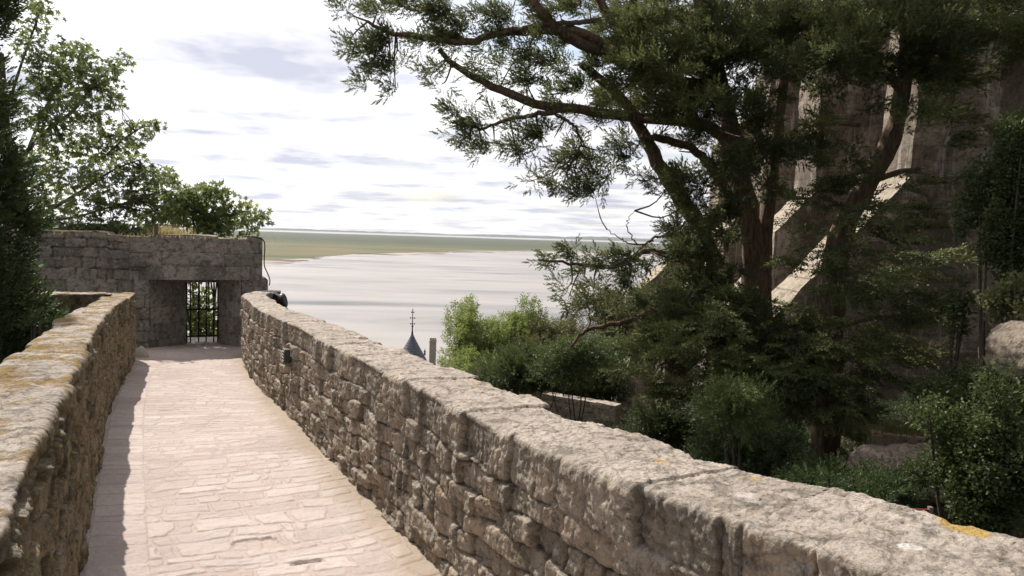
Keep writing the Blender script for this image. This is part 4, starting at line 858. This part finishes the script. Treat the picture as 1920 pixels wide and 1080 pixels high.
# ------------------------------------------------------------------ abbey with buttresses
def prism_y(mb, prof, y0, y1):
    n = len(prof); V = [(x, y0, z) for x, z in prof]+[(x, y1, z) for x, z in prof]
    fl = [tuple(range(n)), tuple(range(2*n-1, n-1, -1))]+[(i+n, (i+1) % n+n, (i+1) % n, i) for i in range(n)]
    mb.add(np.array(V), fl)
def abbey():
    base = np.array([13, 20, -5.0]); root = empty('abbey', base); tag(root, 'tall shadowed abbey wall with stepped sunlit buttresses at the right', 'building')
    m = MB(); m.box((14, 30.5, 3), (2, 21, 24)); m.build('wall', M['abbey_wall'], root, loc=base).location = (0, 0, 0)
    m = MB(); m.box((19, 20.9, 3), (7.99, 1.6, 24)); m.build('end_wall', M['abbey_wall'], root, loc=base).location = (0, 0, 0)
    m = MB(); m.box((23.5, 6, 3), (3, 28.1, 24)); m.build('sky_block_wall', M['abbey_wall'], root, loc=base).location = (0, 0, 0)  # unseen wall added to block skylight from the right
    spec = [(20.0, 1.7, [(13,15),(12.4,13.6),(10.5,12.0),(10.5,3.56),(7.2,-.2),(6.2,-1.4),(6.2,-7),(13,-7)]),
            (26.0, 1.9, [(13,12),(12,11.4),(10.35,10.0),(10.35,3.45),(9.06,2.05),(9.06,.9),(6.9,-1.4),(6.9,-8),(13,-8)]),
            (32.0, 1.9, [(13,11),(12,10.4),(10.6,9.0),(10.6,3.6),(9.0,2.1),(9.0,1.0),(6.7,-1.3),(6.7,-9),(13,-9)]),
            (38.0, 1.9, [(13,9),(12,8.3),(10.3,6.6),(10.3,3.5),(9.0,2.0),(9.0,1.6),(6.5,-1.0),(6.3,-4.4),(5.7,-5.2),(5.4,-10),(13,-10)])]
    for y, t, prof in spec:
        left = prof[1:-1]; zs = [p[1] for p in left]; zz = np.arange(min(zs), max(zs)+.01, .14); zz = np.unique(np.r_[zz, zs]); xl = np.interp(zz, zs[::-1], [p[0] for p in left][::-1])
        nz = len(zz); nx = 16; ny = 9; V = []; Fc = []; n0 = 0
        for yy, fl in ((y, False), (y+t, True)):
            f = np.linspace(0, 1, nx); X = xl[:, None]+(13-xl)[:, None]*f; P = np.stack([X, np.full_like(X, yy), np.repeat(zz[:, None], nx, 1)], 2).reshape(-1, 3)
            g = grid_faces(nz, nx)+n0; V.append(P); Fc.append(g[:, ::-1] if fl == False else g); n0 += len(P)
        ya = np.linspace(y, y+t, ny); P = np.stack([np.repeat(xl[:, None], ny, 1), np.repeat(ya[None], nz, 0), np.repeat(zz[:, None], ny, 1)], 2).reshape(-1, 3); V.append(P); Fc.append(grid_faces(nz, ny)+n0); n0 += len(P)
        P = np.stack([np.repeat(np.linspace(xl[-1], 13, nx)[:, None], ny, 1), np.repeat(ya[None], nx, 0), np.full((nx, ny), zz[-1])], 2).reshape(-1, 3); V.append(P); Fc.append(grid_faces(nx, ny)+n0)
        V = np.concatenate(V); q = V*1.3; q2 = V*4.5
        V = V+.07*np.stack([fbm(q[:,0]+k*31, q[:,1], q[:,2], 3) for k in range(3)], 1)+.035*np.stack([fbm(q2[:,0]+k*17, q2[:,1], q2[:,2], 2) for k in range(3)], 1)
        o = mesh_np('buttress', V, np.concatenate(Fc), M['abbey'], root, False, loc=base); o.location = (0, 0, 0)
abbey()

# ------------------------------------------------------------------ things below: turret, chimney house, low walls, rocks, red board
def turret():
    Y = 60; a = at(773, 625, Y); base = np.array([a[0], a[1], a[2]-12]); root = empty('turret', base); tag(root, 'round turret with blue slate cone roof and iron finial below the parapet', 'turret')
    ap = a[2]-base[2]; m = MB(); m.lathe([(1.55,0),(1.55,ap-3.5),(1.75,ap-3.4),(1.75,ap-3.2),(0,ap-3.2)], (0,0,0), 32); m.build('wall', M['render'], root, True)
    m = MB(); m.lathe([(2.0,ap-3.5),(1.55,ap-2.75),(1.1,ap-1.95),(.62,ap-1.1),(.26,ap-.45),(.10,ap-.12),(.05,ap+.02)], (0,0,0), 40); m.build('roof', M['slate'], root, True)
    m = MB(); m.lathe([(.10,ap-.15),(.08,ap+.0),(.05,ap+.25),(.045,ap+.5),(.10,ap+.58),(.045,ap+.66),(.03,ap+1.1),(.03,ap+2.0),(.0,ap+2.02)], (0,0,0), 10)
    for z, w in ((ap+.78, .34), (ap+1.25, .36), (ap+1.72, .2)):
        m.box((0,0,z), (w,.05,.045)); 
        for sgn in (-1, 1): m.box((sgn*w/2,0,z), (.06,.06,.11))
    m.build('finial', M['iron'], root)
    m = MB(); m.lathe([(.09,0),(.06,.25),(.10,.3),(.03,.42),(.0,.6)], (1.08,-.3,ap-1.7), 8); m.build('dormer_finial', M['slate'], root)
turret()
def house():
    Y = 62; a = at(812, 633, Y); b = np.array([a[0], a[1], a[2]-9]); root = empty('house', b); tag(root, 'house below the parapet of which only a pale stone chimney shows', 'house')
    h = a[2]-b[2]; m = MB(); m.box((1.4,1.5,(h-6.0)/2-.5), (5,5,h-5.0)); m.build('wall', M['render'], root)
    m = MB(); z0 = h-6.1; V = np.array([(-1.3,-1.2,z0),(4.1,-1.2,z0),(4.1,4.2,z0),(-1.3,4.2,z0),(-1.3,1.5,z0+2.6),(4.1,1.5,z0+2.6)]); m.add(V, [(0,1,5,4),(2,3,4,5),(0,4,3),(1,2,5),(0,3,2,1)]); rf = m.build('roof', M['slate'], root)
    m = MB(); m.box((0,0,(h-.35+z0-.3)/2), (.52,.6,h-.35-z0+.3)); m.box((0,0,h-.30), (.6,.68,.1))
    for k in (-1, 0, 1): m.box((k*.19,0,h-.12), (.13,.5,.26))
    m.build('chimney', M['limestone'], rf, bevel=.02)
house()
def block_wall(name, label, px0, px1, pyt, pyb, Y0, Y1, thick, mat, seed, cat='wall'):
    a = at(px0, pyt, Y0); b = at(px1, pyt+(px1-px0)*.03, Y1); H = (pyb-pyt)/F*(Y0+Y1)/2; d = b-a; d[2] = 0; W = np.linalg.norm(d); d /= W; n = np.array([d[1], -d[0], 0]); n = n if n[1] < 0 else -n; up = np.array([0,0,1.])
    o = a.copy(); o[2] = a[2]-H; st = .02 if Y0 < 15 else .04
    rows = np.arange(-.2, H+.6, .2); ps = [panel(None, o, d, up, n, W, H, rows, .35, seed, st=st, rel=.03), panel(None, o+up*H, d, -n, up, W, thick, [-1,5], .4, seed+1, st=st, rel=.03),
         panel(None, o, -n, up, -d, thick, H, rows, .35, seed+2, st=st, rel=.03), panel(None, o+d*W, -n, up, d, thick, H, rows, .35, seed+3, st=st, rel=.03), panel(None, o-n*thick, d, up, -n, W, H, rows, .35, seed+4, st=st*2, rel=.03)]
    ob = join_panels(name, ps, mat); tag(ob, label, cat)
block_wall('garden_wall', 'low sunlit garden wall behind the parapet below the cypress', 985, 1155, 733, 830, 27, 25, .5, M['right_stone'], 70)
block_wall('retaining_ledge', 'low mossy stone ledge topped with pale weeds above the boulder', 1634, 1740, 812, 870, 9.6, 9.4, .5, M['left_stone'], 80)
def rock(name, label, px, py, Y, rx, ry, depth, seed, mat='rock', box=.55):
    c = at(px, py, Y); k = Y/F; n = 90; th = np.linspace(0, math.pi, n); ph = np.linspace(0, 2*math.pi, 2*n); T_, P_ = np.meshgrid(th, ph, indexing='ij')
    d = np.stack([np.sin(T_)*np.cos(P_), np.sin(T_)*np.sin(P_), np.cos(T_)], 2); d = np.sign(d)*np.abs(d)**box
    q = 1+.22*fbm(d[...,0]*1.6+seed, d[...,1]*1.6, d[...,2]*1.6, 3)+.07*fbm(d[...,0]*7+seed, d[...,1]*7, d[...,2]*7, 5, .6)
    V = c+d*q[..., None]*np.array([rx*k, depth, ry*k]); r = .5+.5*fbm(d[...,0]*3, d[...,1]*3, d[...,2]*3, 3)
    col = np.stack([r, 0*r, r, 0*r+1], 2).reshape(-1, 4); o = mesh_np(name, V.reshape(-1, 3), grid_faces(n, 2*n)[:, ::-1], M[mat], None, True, col); tag(o, label, 'rock', 'rocks on the bank')
rock('boulder', 'smooth grey boulder half in shade under the weedy ledge', 1735, 885, 8.6, 66, 48, .5, 3, box=.7)
rock('boulder', 'paler sunlit boulder left of the smooth grey one', 1655, 880, 8.9, 52, 42, .4, 5, box=.75)
rock('rock_outcrop', 'pale craggy rock at the right edge above the bramble', 1940, 664, 8.2, 56, 58, .6, 8, box=.8)
rock('rock_outcrop', 'tall dark rock face rising behind the ivy at the right edge', 2040, 420, 10.2, 120, 420, 1.4, 12)
g = at(1690, 812, 9.7); grass_tuft('weeds', 'pale weeds growing on the low stone ledge', (g[0], g[1], g[2]-.03), .3, .26, 420, 'weed', 3, (1, .4))
# red board with white marks on a post
rb = at(1688, 978, 5.9); root = empty('sign_board', (rb[0], rb[1], zterr(rb[0], rb[1]))); dz = rb[2]-root.location[2]
tag(root, 'dark red board with white marks on a wooden post behind the parapet', 'sign')
m = MB(); m.box((0,0,dz), (.44,.03,.22)); m.build('board', M['red'], root, bevel=.005)
m = MB(); m.box((-.06,-.018,dz+.05), (.09,.008,.05)); m.box((.03,-.018,dz+.02), (.05,.008,.09), ); m.build('white_mark', M['white'], root)
m = MB(); m.box((.235,.0,dz/2+.06), (.03,.035,dz+.14)); m.build('post', M['wood'], root)

# ------------------------------------------------------------------ light, sky, camera
SUN_AZ = math.radians(-38); SUN_EL = math.radians(45)
sd = Vector((math.sin(SUN_AZ)*math.cos(SUN_EL), math.cos(SUN_AZ)*math.cos(SUN_EL), math.sin(SUN_EL)))
su = bpy.data.lights.new('sun', 'SUN'); su.energy = 4.6; su.angle = math.radians(.53); su.color = (1, .955, .88)
so = bpy.data.objects.new('sun', su); COL.objects.link(so); so.rotation_euler = sd.to_track_quat('Z', 'Y').to_euler(); so.location = (0, 0, 60)
w = bpy.data.worlds.new('World'); sc.world = w; w.use_nodes = True; nt = w.node_tree; nt.nodes.clear()
def wn(ty, **k):
    o = nt.nodes.new(ty)
    for a, v in k.items(): setattr(o, a, v)
    return o
out = wn('ShaderNodeOutputWorld'); bg = wn('ShaderNodeBackground'); nt.links.new(bg.outputs[0], out.inputs[0]); bg.inputs['Strength'].default_value = .10
sky = wn('ShaderNodeTexSky', sky_type='NISHITA'); sky.sun_disc = False; sky.sun_elevation = SUN_EL; sky.sun_rotation = SUN_AZ; sky.altitude = 50; sky.dust_density = 2.0
tc = wn('ShaderNodeTexCoord'); sx = wn('ShaderNodeSeparateXYZ'); nt.links.new(tc.outputs['Generated'], sx.inputs[0])
def wm(op, a, b=0.0):
    o = wn('ShaderNodeMath', operation=op)
    for s, v in zip(o.inputs, (a, b)):
        if isinstance(v, (int, float)): s.default_value = v
        else: nt.links.new(v, s)
    return o.outputs[0]
zc = wm('ADD', wm('MAXIMUM', sx.outputs['Z'], 0.0), .07); cx = wm('DIVIDE', sx.outputs['X'], zc); cy = wm('DIVIDE', sx.outputs['Y'], zc)
cb = wn('ShaderNodeCombineXYZ'); nt.links.new(cx, cb.inputs[0]); nt.links.new(cy, cb.inputs[1])
def wnoise(scale, detail, off, rough=.55):
    mp = wn('ShaderNodeMapping'); mp.inputs['Location'].default_value = off; nt.links.new(cb.outputs[0], mp.inputs[0])
    n = wn('ShaderNodeTexNoise'); n.inputs['Scale'].default_value = scale; n.inputs['Detail'].default_value = detail; n.inputs['Roughness'].default_value = rough; nt.links.new(mp.outputs[0], n.inputs['Vector']); return n.outputs['Fac']
def wramp(f, st):
    r = wn('ShaderNodeValToRGB'); e = r.color_ramp.elements
    while len(e) < len(st): e.new(.5)
    for i, (p, c) in enumerate(st): e[i].position = p; e[i].color = (*c, 1) if hasattr(c, '__len__') else (c, c, c, 1)
    nt.links.new(f, r.inputs[0]); return r.outputs[0]
def wmix(f, a, b, mode='MIX'):
    o = wn('ShaderNodeMix', data_type='RGBA', blend_type=mode)
    for s, v in ((o.inputs['Factor'], f), (o.inputs['A'], a), (o.inputs['B'], b)):
        if isinstance(v, (int, float)): s.default_value = v
        elif isinstance(v, tuple): s.default_value = (*v, 1)
        else: nt.links.new(v, s)
    return o.outputs['Result']
cover = wramp(wnoise(.75, 6, (3.1, 1.7, 0)), [(.26, 0), (.46, 1)])
grey = wramp(wnoise(1.15, 5, (7.4, 2.2, 0)), [(.43, 0), (.51, .35), (.64, 1)])
cloud = wmix(grey, (9.4,9.3,9.3), (4.9,5.05,6.0))
# clouds towards the sun are brighter than those behind the viewer
dp = wn('ShaderNodeVectorMath', operation='DOT_PRODUCT'); nt.links.new(tc.outputs['Generated'], dp.inputs[0]); dp.inputs[1].default_value = tuple(sd)
fw = wramp(dp.outputs['Value'], [(.0, .38), (.35, .66), (.7, 1.0)])
cloud = wmix(1.0, cloud, fw, 'MULTIPLY')
nt.links.new(wmix(cover, sky.outputs[0], cloud), bg.inputs['Color'])

def haze():
    m = MB(); m.box((0, 8000, 100), (36000, 26000, 320)); t = NT('pale sea haze'); v = t.n('ShaderNodeVolumePrincipled'); v.inputs['Color'].default_value = (.93,.95,1,1); v.inputs['Density'].default_value = 2.6e-5; v.inputs['Anisotropy'].default_value = .3
    t.l(v.outputs[0], t.out.inputs['Volume']); o = m.build('haze', t.m); tag(o, 'thin pale sea haze over the bay', None, None, 'stuff')
haze()
cam = bpy.data.cameras.new('camera'); co = bpy.data.objects.new('camera', cam); COL.objects.link(co)
cam.sensor_width = 36; cam.lens = F/1920*36; cam.clip_end = 120000; cam.clip_start = .05
co.matrix_world = Matrix.Translation(Vector(CAM)) @ Matrix([list(map(float, r)) for r in RC]).to_4x4()
sc.camera = co
sc.view_settings.view_transform = 'Standard'; sc.view_settings.look = 'None'; sc.view_settings.exposure = .5; sc.view_settings.gamma = 1
sc.cycles.max_bounces = 5; sc.cycles.diffuse_bounces = 3; sc.cycles.glossy_bounces = 2; sc.cycles.volume_bounces = 0; sc.cycles.transmission_bounces = 3; sc.cycles.transparent_max_bounces = 4
